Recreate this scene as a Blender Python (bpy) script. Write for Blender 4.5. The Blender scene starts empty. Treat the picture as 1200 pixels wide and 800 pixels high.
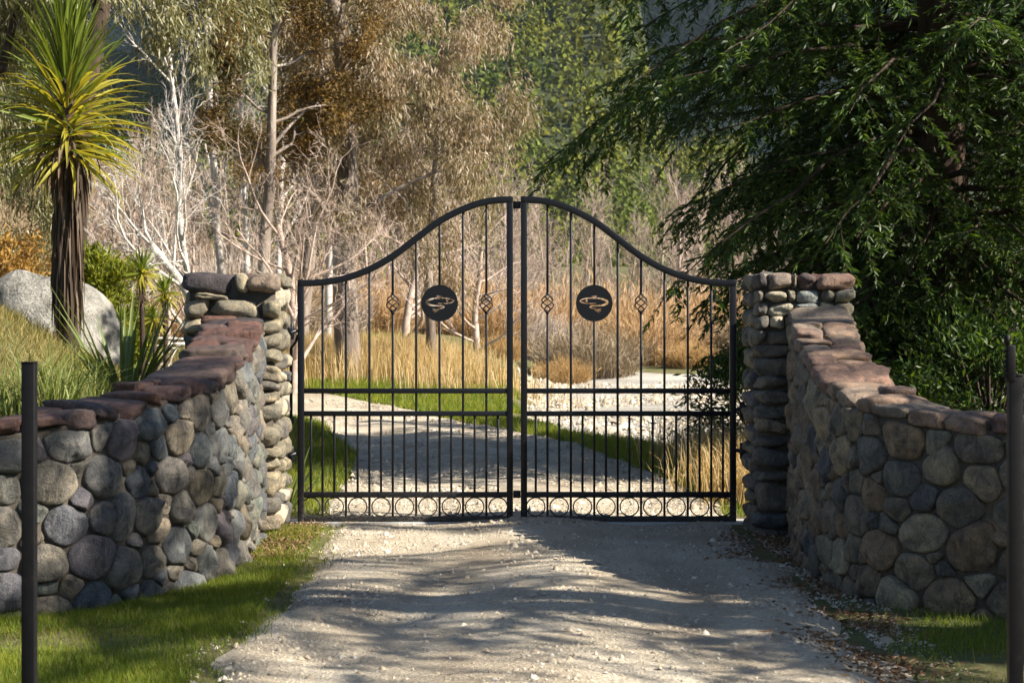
import bpy, math, random
import numpy as np
from mathutils import Vector, Matrix, noise

# ------------------------------------------------------------------ camera, sky, sun, exposure
scene = bpy.context.scene
COL = scene.collection
F_PX = 2272.0            # focal length in pixels of a 1200 px wide frame
EYE = 1.6                # eye height
cam_data = bpy.data.cameras.new("camera")
cam_data.sensor_width = 36.0
cam_data.lens = F_PX / 1200.0 * 36.0
cam_data.shift_y = -15.0 / 1200.0
cam_data.clip_start = 0.1
cam_data.clip_end = 8000.0
cam_data.dof.use_dof = True
cam_data.dof.focus_distance = 15.0
cam_data.dof.aperture_fstop = 7.1
cam = bpy.data.objects.new("camera", cam_data)
cam.location = (0, 0, EYE)
cam.rotation_euler = (math.radians(90), 0, 0)
COL.objects.link(cam)
scene.camera = cam

SUN_EL = math.radians(36)
SUN_BACK = math.radians(17)      # the sun stands to the right, a little behind the camera
sun_h = Vector((math.cos(SUN_BACK), -math.sin(SUN_BACK)))
SUN_DIR = Vector((sun_h.x * math.cos(SUN_EL), sun_h.y * math.cos(SUN_EL), math.sin(SUN_EL)))
world = bpy.data.worlds.new("World")
scene.world = world
world.use_nodes = True
wn = world.node_tree.nodes
sky = wn.new("ShaderNodeTexSky")
sky.sky_type = 'NISHITA'
sky.sun_disc = False
sky.sun_elevation = SUN_EL
sky.sun_rotation = math.atan2(SUN_DIR.x, SUN_DIR.y)
sky.altitude = 200
sky.air_density = 1.0
sky.dust_density = 0.6
world.node_tree.links.new(sky.outputs[0], wn["Background"].inputs[0])
wn["Background"].inputs[1].default_value = 0.05

sun_data = bpy.data.lights.new("sun", 'SUN')
sun_data.energy = 5.0
sun_data.angle = math.radians(0.5)
sun_data.color = (1.0, 0.91, 0.77)
sun = bpy.data.objects.new("sun", sun_data)
sun.rotation_euler = SUN_DIR.to_track_quat('Z', 'Y').to_euler()
sun.location = (20, -10, 30)
COL.objects.link(sun)

scene.view_settings.view_transform = 'Standard'
scene.view_settings.look = 'None'
scene.view_settings.exposure = 1.55
scene.view_settings.gamma = 1.0
scene.view_settings.use_curve_mapping = False
scene.render.engine = 'CYCLES'
cy = scene.cycles
cy.max_bounces = 6
cy.diffuse_bounces = 3
cy.glossy_bounces = 2
cy.transmission_bounces = 4
cy.transparent_max_bounces = 4
cy.volume_bounces = 0
cy.use_adaptive_sampling = True
cy.adaptive_threshold = 0.03
cy.use_denoising = True
cy.denoising_prefilter = 'ACCURATE'
cy.sample_clamp_indirect = 6.0
cy.caustics_reflective = False
cy.caustics_refractive = False

# ------------------------------------------------------------------ helpers
def at(px, py, Y):
    """point at depth Y that the 1200x800 photograph shows at (px, py)"""
    return Vector(((px - 600) / F_PX * Y, Y, EYE - (py - 385) / F_PX * Y))

def sstep(x):
    x = np.clip(x, 0, 1)
    return x * x * (3 - 2 * x)

def tag(o, label=None, cat=None, group=None, kind=None):
    if label: o["label"] = label
    if cat: o["category"] = cat
    if group: o["group"] = group
    if kind: o["kind"] = kind
    return o

def empty(name, loc=(0, 0, 0), rz=0.0):
    o = bpy.data.objects.new(name, None)
    o.empty_display_size = 0.2
    o.location = loc
    o.rotation_euler = (0, 0, rz)
    COL.objects.link(o)
    return o

def link(name, me, mat=None, parent=None, loc=None):
    o = bpy.data.objects.new(name, me)
    if mat is not None and len(me.materials) == 0:
        me.materials.append(mat)
    COL.objects.link(o)
    if parent is not None: o.parent = parent
    if loc is not None: o.location = loc
    return o

def mesh_poly(name, V, F, smooth=False):
    """V (n,3); F uniform array (m,k) or list of tuples"""
    me = bpy.data.meshes.new(name)
    V = np.asarray(V, dtype=np.float32)
    me.vertices.add(len(V))
    me.vertices.foreach_set("co", V.ravel())
    if isinstance(F, np.ndarray):
        m, k = F.shape
        flat = F.astype(np.int32).ravel()
        tot = np.full(m, k, dtype=np.int32)
    else:
        tot = np.array([len(f) for f in F], dtype=np.int32)
        flat = np.array([i for f in F for i in f], dtype=np.int32)
        m = len(F)
    me.loops.add(len(flat))
    me.loops.foreach_set("vertex_index", flat)
    me.polygons.add(m)
    me.polygons.foreach_set("loop_start", np.concatenate([[0], np.cumsum(tot)[:-1]]).astype(np.int32))
    me.polygons.foreach_set("loop_total", tot)
    if smooth:
        me.polygons.foreach_set("use_smooth", np.ones(m, dtype=bool))
    me.update(calc_edges=True)
    return me

class Geo:
    """collects pieces of ONE object; tubes are batched and built at once"""
    def __init__(self): self.V = []; self.F = []; self.A = []; self.n = 0; self.T = {}
    def add(self, V, F):
        self.V.append(np.asarray(V, dtype=np.float64).reshape(-1, 3))
        if isinstance(F, np.ndarray): self.A.append(F + self.n)
        else:
            for f in F: self.F.append(tuple(int(i) + self.n for i in f))
        self.n += len(self.V[-1])
    def box(self, c, s, rot=None):
        x, y, z = [v / 2 for v in s]
        P = np.array([(-x,-y,-z),(x,-y,-z),(x,y,-z),(-x,y,-z),(-x,-y,z),(x,-y,z),(x,y,z),(-x,y,z)])
        if rot is not None: P = P @ np.array(rot).T
        self.add(P + np.array(c), [(0,3,2,1),(4,5,6,7),(0,1,5,4),(1,2,6,5),(2,3,7,6),(3,0,4,7)])
    def tube(self, pts, rad, sides=6, cap=True):
        n = len(pts)
        rad = np.broadcast_to(np.asarray(rad, dtype=np.float64), (n,))
        self.T.setdefault((n, sides, cap), []).append((pts, rad))
    def flush(self):
        for (n, sides, cap), lst in self.T.items():
            P = np.array([t[0] for t in lst], dtype=np.float64); R = np.array([t[1] for t in lst])
            m = len(P)
            tan = np.gradient(P, axis=1); tan /= np.linalg.norm(tan, axis=2, keepdims=True) + 1e-12
            up = np.where(np.abs(tan[:, :1, 2:3]) < 0.9, np.array((0, 0, 1.0)), np.array((1.0, 0, 0)))
            a = np.cross(tan, np.broadcast_to(up, tan.shape)); a /= np.linalg.norm(a, axis=2, keepdims=True) + 1e-12
            b = np.cross(tan, a)
            th = np.arange(sides) * 2 * math.pi / sides
            ring = (a[:, :, None] * np.cos(th)[:, None] + b[:, :, None] * np.sin(th)[:, None]) * R[:, :, None, None]
            V = (P[:, :, None] + ring).reshape(-1, 3)
            i, j = np.meshgrid(np.arange(n - 1), np.arange(sides), indexing='ij'); i = i.ravel(); j = j.ravel(); j2 = (j + 1) % sides
            f = np.stack([i * sides + j, i * sides + j2, (i + 1) * sides + j2, (i + 1) * sides + j], 1)
            F = (f[None] + (np.arange(m) * n * sides)[:, None, None]).reshape(-1, 4)
            n0 = self.n
            self.add(V, F)
            if cap:
                for q in range(m):
                    o = n0 + q * n * sides
                    self.F.append(tuple(o + k for k in range(sides - 1, -1, -1)))
                    self.F.append(tuple(o + (n - 1) * sides + k for k in range(sides)))
        self.T = {}
    def mesh(self, name, smooth=False):
        self.flush()
        V = np.concatenate(self.V)
        if not self.F: return mesh_poly(name, V, np.concatenate(self.A), smooth)
        return mesh_poly(name, V, [tuple(f) for a in self.A for f in a.tolist()] + self.F, smooth)
    def build(self, name, mat, parent=None, smooth=False, loc=None):
        return link(name, self.mesh(name, smooth), mat, parent, loc)

def bevel(o, w, seg=2):
    m = o.modifiers.new("bevel", 'BEVEL'); m.width = w; m.segments = seg; m.limit_method = 'ANGLE'
    return o

# ------------------------------------------------------------------ materials
def new_mat(name):
    m = bpy.data.materials.new(name); m.use_nodes = True
    nt = m.node_tree
    return m, nt, nt.nodes["Principled BSDF"]

def ramp(nt, fac, stops, interp='LINEAR'):
    r = nt.nodes.new("ShaderNodeValToRGB")
    r.color_ramp.interpolation = interp
    els = r.color_ramp.elements
    while len(els) < len(stops): els.new(0.5)
    for e, (p, c) in zip(els, stops):
        e.position = p; e.color = (*c, 1)
    nt.links.new(fac, r.inputs[0])
    return r.outputs[0]

def tex_noise(nt, scale, detail=6, rough=0.55, coord='Object', stretch=None, dist=0.0):
    tc = nt.nodes.new("ShaderNodeTexCoord")
    n = nt.nodes.new("ShaderNodeTexNoise")
    n.inputs["Scale"].default_value = scale
    n.inputs["Detail"].default_value = detail
    n.inputs["Roughness"].default_value = rough
    n.inputs["Distortion"].default_value = dist
    out = tc.outputs[coord]
    if coord == 'World':
        pass
    if stretch:
        mp = nt.nodes.new("ShaderNodeMapping"); mp.inputs["Scale"].default_value = stretch
        nt.links.new(out, mp.inputs[0]); out = mp.outputs[0]
    nt.links.new(out, n.inputs["Vector"])
    return n.outputs[0]

def geo_noise(nt, scale, detail=6, rough=0.55, stretch=None, dist=0.0):
    """noise in world position"""
    g = nt.nodes.new("ShaderNodeNewGeometry")
    n = nt.nodes.new("ShaderNodeTexNoise")
    n.inputs["Scale"].default_value = scale
    n.inputs["Detail"].default_value = detail
    n.inputs["Roughness"].default_value = rough
    n.inputs["Distortion"].default_value = dist
    out = g.outputs["Position"]
    if stretch:
        mp = nt.nodes.new("ShaderNodeMapping"); mp.inputs["Scale"].default_value = stretch
        nt.links.new(out, mp.inputs[0]); out = mp.outputs[0]
    nt.links.new(out, n.inputs["Vector"])
    return n.outputs[0]

def mix(nt, fac, a, b, mode='MIX'):
    n = nt.nodes.new("ShaderNodeMixRGB"); n.blend_type = mode
    for s, v in ((n.inputs[0], fac), (n.inputs[1], a), (n.inputs[2], b)):
        if isinstance(v, (int, float)): s.default_value = v
        elif isinstance(v, tuple): s.default_value = (*v, 1)
        else: nt.links.new(v, s)
    return n.outputs[0]

def math_node(nt, op, a, b=0.0, clamp=False):
    n = nt.nodes.new("ShaderNodeMath"); n.operation = op; n.use_clamp = clamp
    for s, v in ((n.inputs[0], a), (n.inputs[1], b)):
        if isinstance(v, (int, float)): s.default_value = v
        else: nt.links.new(v, s)
    return n.outputs[0]

def bump(nt, bsdf, h, strength=0.5, dist=0.02):
    b = nt.nodes.new("ShaderNodeBump")
    b.inputs["Strength"].default_value = strength
    b.inputs["Distance"].default_value = dist
    nt.links.new(h, b.inputs["Height"])
    nt.links.new(b.outputs[0], bsdf.inputs["Normal"])

def leaf_mat(name, cols, trans=0.35, rough=0.6, spec=0.25, patch=None):
    """leaf: colour varies leaf by leaf, light passes through"""
    m = bpy.data.materials.new(name); m.use_nodes = True
    nt = m.node_tree; nt.nodes.clear()
    out = nt.nodes.new("ShaderNodeOutputMaterial")
    g = nt.nodes.new("ShaderNodeNewGeometry")
    stops = [(i / max(1, len(cols) - 1), c) for i, c in enumerate(cols)]
    c = ramp(nt, g.outputs["Random Per Island"], stops)
    if patch:
        pn = geo_noise(nt, patch[0], 3, 0.5)
        pf = ramp(nt, pn, [(0.40, (0, 0, 0)), (0.62, (1, 1, 1))])
        c = mix(nt, pf, c, mix(nt, 1.0, c, patch[1], 'MULTIPLY'))
    p = nt.nodes.new("ShaderNodeBsdfPrincipled")
    p.inputs["Roughness"].default_value = rough
    p.inputs["Specular IOR Level"].default_value = spec
    nt.links.new(c, p.inputs["Base Color"])
    t = nt.nodes.new("ShaderNodeBsdfTranslucent")
    tc = mix(nt, 1.0, c, (1.25, 1.15, 0.6), 'MULTIPLY')
    nt.links.new(tc, t.inputs["Color"])
    ms = nt.nodes.new("ShaderNodeMixShader"); ms.inputs[0].default_value = trans
    nt.links.new(p.outputs[0], ms.inputs[1]); nt.links.new(t.outputs[0], ms.inputs[2])
    nt.links.new(ms.outputs[0], out.inputs[0])
    return m

def stone_mat(name, cols, stain=0.5, rough=0.62):
    m, nt, b = new_mat(name)
    oi = nt.nodes.new("ShaderNodeObjectInfo")
    stops = [(i / (len(cols) - 1), c) for i, c in enumerate(cols)]
    base = ramp(nt, oi.outputs["Random"], stops, 'LINEAR')
    n1 = geo_noise(nt, 9, 6, 0.65, dist=0.8)
    v1 = ramp(nt, n1, [(0.28, (0.34, 0.35, 0.38)), (0.48, (0.85, 0.85, 0.86)), (0.70, (1.6, 1.5, 1.35))])
    c = mix(nt, 1.0, base, v1, 'MULTIPLY')
    n2 = geo_noise(nt, 95, 4, 0.75)
    v2 = ramp(nt, n2, [(0.3, (0.45, 0.45, 0.45)), (0.5, (1.0, 1.0, 1.0)), (0.72, (1.5, 1.47, 1.4))])
    c = mix(nt, 0.9, c, v2, 'MULTIPLY')
    # dark runs of lichen and damp
    n3 = geo_noise(nt, 5, 5, 0.7, stretch=(3.2, 3.2, 0.55), dist=0.5)
    s3 = ramp(nt, n3, [(0.52, (0, 0, 0)), (0.66, (1, 1, 1))])
    c = mix(nt, math_node(nt, 'MULTIPLY', s3, stain), c, (0.022, 0.021, 0.024))
    # pale lichen
    n4 = geo_noise(nt, 22, 5, 0.75)
    s4 = ramp(nt, n4, [(0.66, (0, 0, 0)), (0.72, (1, 1, 1))])
    c = mix(nt, math_node(nt, 'MULTIPLY', s4, 0.35), c, (0.34, 0.33, 0.28))
    nt.links.new(c, b.inputs["Base Color"])
    b.inputs["Roughness"].default_value = rough
    b.inputs["Specular IOR Level"].default_value = 0.35
    h = mix(nt, 0.35, n1, n2)
    bump(nt, b, h, 1.0, 0.045)
    return m

def plain_mat(name, stops, scale=4, detail=8, rough=0.85, bs=0.5, bd=0.03, scale2=60, spec=0.2, stretch=None):
    m, nt, b = new_mat(name)
    n1 = geo_noise(nt, scale, detail, 0.6, stretch=stretch)
    c = ramp(nt, n1, stops)
    n2 = geo_noise(nt, scale2, 4, 0.7, stretch=stretch)
    v = ramp(nt, n2, [(0.3, (0.65, 0.65, 0.65)), (0.5, (1, 1, 1)), (0.72, (1.3, 1.3, 1.3))])
    c = mix(nt, 0.9, c, v, 'MULTIPLY')
    nt.links.new(c, b.inputs["Base Color"])
    b.inputs["Roughness"].default_value = rough
    b.inputs["Specular IOR Level"].default_value = spec
    bump(nt, b, mix(nt, 0.5, n1, n2), bs, bd)
    return m

M = {}
M['stone_grey'] = stone_mat("river_stone_grey", [(.10,.13,.15),(.20,.165,.115),(.075,.105,.135),(.24,.195,.14),(.13,.15,.13),(.14,.12,.135),(.065,.085,.105),(.27,.225,.165),(.11,.135,.15),(.18,.15,.12)], 0.7)
M['stone_brown'] = stone_mat("river_stone_brown", [(.19,.15,.10),(.11,.11,.105),(.25,.19,.125),(.075,.08,.09),(.29,.23,.15),(.15,.14,.115),(.21,.155,.10),(.17,.12,.085)], 0.6)
M['stone_red'] = stone_mat("coping_stone_maroon", [(.085,.050,.046),(.125,.062,.046),(.055,.050,.056),(.15,.074,.052),(.068,.054,.058),(.10,.055,.048),(.10,.082,.07)], 0.75)
M['stone_pink'] = stone_mat("coping_stone_tan", [(.25,.165,.12),(.20,.15,.115),(.29,.195,.14),(.21,.125,.10),(.18,.155,.13),(.28,.215,.165)], 0.45)
M['stone_tan'] = stone_mat("pillar_stone_olive", [(.27,.24,.17),(.21,.19,.14),(.31,.27,.19),(.18,.17,.135),(.25,.21,.15)], 0.35)
M['stone_cream'] = stone_mat("pillar_stone_cream", [(.40,.36,.28),(.36,.33,.25),(.44,.40,.31)], 0.15)
M['stone_blue'] = stone_mat("pillar_stone_bluegrey", [(.24,.27,.26),(.28,.31,.30),(.22,.24,.24)], 0.2)
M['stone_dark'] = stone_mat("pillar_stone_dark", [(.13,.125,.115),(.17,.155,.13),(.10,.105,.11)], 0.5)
M['mortar'] = plain_mat("mortar", [(0.3, (.045,.040,.034)), (0.7, (.105,.09,.075))], 8, rough=0.95, bs=0.8, bd=0.02, scale2=90)
M['concrete'] = plain_mat("concrete", [(0.3, (.30,.30,.30)), (0.7, (.42,.42,.41))], 3, rough=0.9, bs=0.3, bd=0.01, scale2=120)
M['boulder'] = plain_mat("boulder_granite", [(0.32, (.07,.07,.06)), (0.44, (.19,.185,.165)), (0.56, (.29,.28,.255)), (0.75, (.39,.375,.345))], 3.4, rough=0.9, bs=1.0, bd=0.10, scale2=26)

def gate_mat():
    m, nt, b = new_mat("black_satin_paint")
    g = nt.nodes.new("ShaderNodeNewGeometry")
    sx = nt.nodes.new("ShaderNodeSeparateXYZ"); nt.links.new(g.outputs["Position"], sx.inputs[0])
    low = ramp(nt, sx.outputs["Z"], [(0.0, (1, 1, 1)), (0.34, (0, 0, 0))])
    n = geo_noise(nt, 45, 6, 0.8)
    sp = ramp(nt, n, [(0.42, (0, 0, 0)), (0.62, (1, 1, 1))])
    f = math_node(nt, 'MULTIPLY', low, sp)
    c = mix(nt, math_node(nt, 'MULTIPLY', f, 0.55), (.0045, .0055, .0085), (.15, .135, .115))
    nt.links.new(c, b.inputs["Base Color"])
    r = ramp(nt, f, [(0, (.40, .40, .40)), (1, (.85, .85, .85))])
    nt.links.new(r, b.inputs["Roughness"])
    b.inputs["Specular IOR Level"].default_value = 0.28
    bump(nt, b, geo_noise(nt, 160, 3, 0.6), 0.06, 0.004)
    return m
M['black'] = gate_mat()
m, nt, b = new_mat("weathered_black_steel")
n = geo_noise(nt, 30, 7, 0.75)
c = ramp(nt, n, [(0.35, (.0035, .0035, .005)), (0.62, (.006, .006, .007)), (0.76, (.03, .018, .012))])
nt.links.new(c, b.inputs["Base Color"]); b.inputs["Roughness"].default_value = 0.55; b.inputs["Specular IOR Level"].default_value = 0.14
M['post'] = m

M['drive'] = None
def drive_mat():
    m, nt, b = new_mat("gravel_drive")
    n1 = geo_noise(nt, 0.9, 6, 0.6, stretch=(1.6, 0.7, 1))
    c = ramp(nt, n1, [(0.3, (.265, .22, .165)), (0.5, (.385, .335, .26)), (0.7, (.48, .435, .36))])
    v = nt.nodes.new("ShaderNodeTexVoronoi"); v.inputs["Scale"].default_value = 46
    g = nt.nodes.new("ShaderNodeNewGeometry"); nt.links.new(g.outputs["Position"], v.inputs["Vector"])
    vc = ramp(nt, v.outputs["Color"], [(0.0, (.70, .69, .68)), (0.5, (1, 1, 1)), (1.0, (1.42, 1.40, 1.36))])
    n2 = geo_noise(nt, 7, 5, 0.7)
    f2 = ramp(nt, n2, [(0.42, (0.1, 0.1, 0.1)), (0.6, (1, 1, 1))])
    c = mix(nt, f2, c, mix(nt, 1.0, c, vc, 'MULTIPLY'))
    n3 = geo_noise(nt, 190, 3, 0.7)
    c = mix(nt, 0.8, c, ramp(nt, n3, [(0.3, (.6, .6, .6)), (0.5, (1, 1, 1)), (0.7, (1.3, 1.3, 1.3))]), 'MULTIPLY')
    nt.links.new(c, b.inputs["Base Color"]); b.inputs["Roughness"].default_value = 0.95
    b.inputs["Specular IOR Level"].default_value = 0.15
    h = mix(nt, 0.5, v.outputs["Distance"], n3)
    h = mix(nt, 0.5, h, n2)
    bump(nt, b, h, 0.9, 0.035)
    return m
M['drive'] = drive_mat()
M['ground'] = plain_mat("earth_and_turf", [(0.3, (.055,.075,.022)), (0.5, (.10,.095,.04)), (0.7, (.17,.135,.075))], 0.7, rough=0.95, bs=0.8, bd=0.05, scale2=18)
M['riverbed'] = plain_mat("river_shingle", [(0.28, (.20,.185,.16)), (0.5, (.30,.285,.255)), (0.72, (.40,.385,.35))], 0.35, rough=0.95, bs=0.9, bd=0.08, scale2=9)
M['hill'] = plain_mat("hill_soil", [(0.3, (.020,.030,.012)), (0.7, (.040,.045,.020))], 0.02, rough=1, bs=0.0, bd=0.1, scale2=0.3)
M['bracken'] = plain_mat("bracken_slope", [(0.3, (.10,.07,.04)), (0.5, (.19,.13,.08)), (0.72, (.26,.19,.12))], 0.12, rough=1, bs=1.0, bd=0.4, scale2=1.6)
M['gravel'] = leaf_mat("gravel_chips", [(.34,.285,.21),(.42,.365,.28),(.24,.20,.155),(.55,.505,.43),(.38,.32,.235),(.29,.24,.18)], 0.0, 0.9, 0.2)
M['bark_gum'] = plain_mat("gum_bark", [(0.3, (.09,.07,.058)), (0.52, (.20,.165,.14)), (0.70, (.42,.38,.34))], 2.2, rough=0.9, bs=0.8, bd=0.04, scale2=18, stretch=(1, 1, 0.22))
M['bark_dark'] = plain_mat("dark_bark", [(0.3, (.022,.017,.013)), (0.6, (.055,.038,.028)), (0.8, (.12,.07,.048))], 6, rough=0.95, bs=0.8, bd=0.03, scale2=40, stretch=(1, 1, 0.25))
M['bark_white'] = plain_mat("white_bare_bark", [(0.3, (.30,.27,.25)), (0.5, (.50,.46,.43)), (0.7, (.66,.62,.58))], 3, rough=0.9, bs=0.3, bd=0.02, scale2=30)
M['bark_pale'] = plain_mat('pale_bare_bark', [(0.3, (.32,.29,.26)), (0.5, (.48,.45,.41)), (0.7, (.60,.57,.53))], 3, rough=0.9, bs=0.3, bd=0.02, scale2=30)
M['bark_lilac'] = plain_mat("bare_twig_lilac", [(0.3, (.25,.185,.155)), (0.5, (.37,.29,.245)), (0.7, (.48,.39,.34))], 1.0, rough=0.95, bs=0.1, bd=0.02, scale2=8)
M['bark_brown'] = plain_mat("bare_twig_brown", [(0.3, (.20,.155,.12)), (0.6, (.32,.26,.20))], 1.0, rough=0.95, bs=0.1, bd=0.02, scale2=8)
M['driftwood'] = plain_mat("driftwood", [(0.3, (.30,.27,.23)), (0.7, (.52,.48,.43))], 6, rough=0.9, scale2=40)
M['pine'] = leaf_mat("hill_pine", [(.050,.080,.016),(.085,.115,.024),(.065,.095,.020),(.12,.145,.032),(.032,.055,.018)], 0.15, 0.9, 0.05, patch=(0.018, (1.5, 1.15, 0.8)))
M['conifer'] = leaf_mat("conifer_needles", [(.017,.040,.008),(.030,.065,.011),(.021,.048,.009),(.085,.14,.018),(.036,.072,.012)], 0.40, 0.5, 0.35)
M['conifer_dead'] = leaf_mat("conifer_dead_twigs", [(.10,.055,.03),(.16,.10,.06),(.07,.04,.025)], 0.2, 0.8, 0.1)
M['gum_leaf'] = leaf_mat("gum_leaves", [(.19,.14,.075),(.32,.225,.165),(.15,.13,.055),(.40,.31,.255),(.26,.18,.105),(.45,.38,.33),(.15,.11,.055)], 0.28, 0.5, 0.4, patch=(0.55, (0.74, 0.78, 0.66)))
M['gum_leaf_olive'] = leaf_mat("gum_leaves_olive", [(.12,.13,.045),(.21,.195,.08),(.16,.155,.065),(.30,.29,.19),(.11,.115,.045)], 0.28, 0.5, 0.45)
M['wattle'] = leaf_mat("dark_wattle_leaves", [(.055,.043,.018),(.10,.075,.028),(.07,.05,.022),(.15,.105,.035)], 0.2, 0.7, 0.2, patch=(0.55, (2.2, 1.75, 1.2)))
M['golden_leaf'] = leaf_mat("golden_leaves", [(.30,.16,.035),(.36,.22,.06),(.22,.13,.04)], 0.3, 0.7, 0.2)
M['yellow_green'] = leaf_mat("yellow_green_leaves", [(.13,.16,.015),(.20,.22,.02),(.075,.105,.012),(.27,.27,.03)], 0.35, 0.6, 0.25)
M['cabbage'] = leaf_mat("cabbage_tree_leaf", [(.085,.13,.020),(.12,.165,.022),(.16,.19,.028)], 0.35, 0.4, 0.4)
M['cabbage_old'] = leaf_mat("cabbage_tree_old_leaf", [(.16,.18,.02),(.24,.235,.025),(.32,.285,.04),(.13,.16,.02)], 0.45, 0.5, 0.3)
M['cabbage_dead'] = leaf_mat("cabbage_tree_dead_leaf", [(.035,.025,.019),(.07,.05,.037),(.13,.10,.075),(.05,.035,.026),(.09,.055,.034)], 0.10, 0.8, 0.15)
M['flax'] = leaf_mat("flax_blade", [(.06,.095,.022),(.10,.14,.036),(.15,.18,.055)], 0.25, 0.4, 0.45)
M['tuft'] = leaf_mat("tuft_grass", [(.09,.14,.03),(.16,.20,.05),(.24,.26,.10),(.12,.16,.05)], 0.3, 0.5, 0.3)
M['lawn'] = leaf_mat("lawn_grass", [(.07,.125,.012),(.105,.175,.016),(.15,.215,.02),(.21,.24,.03),(.09,.15,.014),(.30,.26,.09)], 0.42, 0.55, 0.25, patch=(1.3, (1.25, 1.12, 0.9)))
M['dry_grass'] = leaf_mat("dry_grass", [(.38,.27,.125),(.50,.38,.20),(.31,.215,.10),(.56,.46,.28),(.42,.28,.12)], 0.35, 0.7, 0.2)
M['mound_grass'] = leaf_mat("mound_grass", [(.13,.13,.035),(.23,.19,.07),(.33,.26,.11),(.09,.11,.025)], 0.3, 0.7, 0.2)
M['scrub_tan'] = leaf_mat("scrub_tan_twigs", [(.40,.26,.14),(.47,.32,.18),(.32,.205,.115),(.53,.40,.26)], 0.15, 0.9, 0.1)
M['scrub_grey'] = leaf_mat("scrub_grey_twigs", [(.25,.195,.135),(.32,.26,.19),(.20,.155,.11)], 0.15, 0.9, 0.1)
M['scrub_orange'] = leaf_mat("scrub_orange_twigs", [(.38,.25,.12),(.44,.28,.13),(.32,.21,.10),(.48,.37,.22)], 0.2, 0.9, 0.1)
M['scrub_lilac'] = leaf_mat("scrub_lilac_twigs", [(.36,.30,.26),(.44,.38,.34),(.30,.24,.21)], 0.1, 0.9, 0.1)
M['scrub_bracken'] = leaf_mat('dead_bracken', [(.26,.17,.10),(.34,.23,.15),(.20,.14,.085),(.30,.24,.17)], 0.1, 0.9, 0.1, patch=(.12, (.75, .85, .8)))
M['litter'] = leaf_mat("fallen_leaves", [(.14,.075,.04),(.22,.13,.07),(.09,.05,.03),(.30,.20,.12)], 0.1, 0.8, 0.2)

# ------------------------------------------------------------------ terrain
XR = ([-12, 9, 13, 16, 17.7, 22, 27, 31.6, 36, 42, 50, 60, 74], [1.95, 1.95, 1.9, 1.85, 2.0, 1.6, 1.0, -0.2, -1.7, -4.3, -8.0, -12.0, -18.0])
XL = ([-12, 9, 13, 16, 17, 21, 25, 30, 34.6, 40, 47, 56, 64, 74], [-1.5, -1.45, -1.40, -1.5, -1.72, -1.85, -2.1, -3.0, -4.4, -7.2, -10.5, -13.6, -16.0, -20.5])
def xr_(Y): return np.interp(Y, *XR)
def xl_(Y): return np.interp(Y, *XL)

def gz(X, Y):
    X = np.asarray(X, dtype=np.float64); Y = np.asarray(Y, dtype=np.float64)
    back = (1 - 0.55 * sstep((Y - 19.8) / 3.0)) * (1 - sstep((Y - 25) / 8))
    z = 0.90 * sstep((-2.45 - X) / 0.8) * sstep((Y - 11.7) / 1.0) * back                # bank held by the left wall
    z = z + 0.98 * sstep((-3.4 - X) / 2.3) * sstep((Y - 14.5) / 4.5) * back
    left = 1 - sstep((X + 3.0) / 5.0)
    z = z + 0.030 * np.clip(Y - 33, 0, 45) * left
    riv = sstep((X - (np.maximum(xr_(Y), -1.2) + 0.7)) / 1.6) * sstep((Y - 17.5) / 3) * (1 - sstep((Y - 74) / 6))
    riv = riv * (1 - sstep((X - 3.2) / 1.5) * (1 - sstep((Y - 27) / 4)))
    z = z - 0.42 * riv
    z = z - 0.018 * np.clip(15.5 - Y, 0, 8) * sstep((np.abs(X) - 1.3) / 0.8)   # verges fall a little
    z = z + 0.03 * np.sin(X * 0.9 + 1.3) * np.sin(Y * 0.55) * sstep((np.abs(X - 0.2) - 2.2) / 2)
    z = z + 14.0 * sstep((Y - 150) / 250)
    return z

def grid_obj(name, xs, ys, zfun, mat, mask=None):
    X, Yg = np.meshgrid(xs, ys)
    Z = zfun(X, Yg)
    V = np.stack([X, Yg, Z], -1).reshape(-1, 3)
    nx = len(xs)
    i, j = np.meshgrid(np.arange(len(ys) - 1), np.arange(nx - 1), indexing='ij')
    a = (i * nx + j).ravel()
    F = np.stack([a, a + 1, a + nx + 1, a + nx], 1)
    me = mesh_poly(name, V, F, True)
    return tag(link(name, me, mat), kind="structure")

xs = np.concatenate([-np.geomspace(1200, 14, 26), np.arange(-13, 13.01, 0.25), np.geomspace(14, 1200, 26)])
ys = np.concatenate([-np.geomspace(300, 11, 12), np.arange(-10, 40, 0.25), np.arange(40, 90, 1.0), np.geomspace(91, 1800, 30)])
def ground_fun(X, Y):
    z = gz(X, Y)
    inside = sstep((X - xl_(Y) - 0.05) / 0.25) * sstep((xr_(Y) - 0.05 - X) / 0.25) * (Y < 73)
    lo_ = np.maximum(xr_(Y), -1.2) + 1.15; hi_ = np.where(Y < 29, 4.0 + (Y - 18.5) * 0.2, 6 + (Y - 29) * 0.9)
    bed = sstep((X - lo_ - .1) / .6) * sstep((hi_ - .1 - X) / .6) * sstep((Y - 18.6) / .6) * sstep((78 - Y) / 1.5)
    return z - 0.06 * inside - 0.22 * bed
grid_obj("ground", xs, ys, ground_fun, M['ground'])

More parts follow.
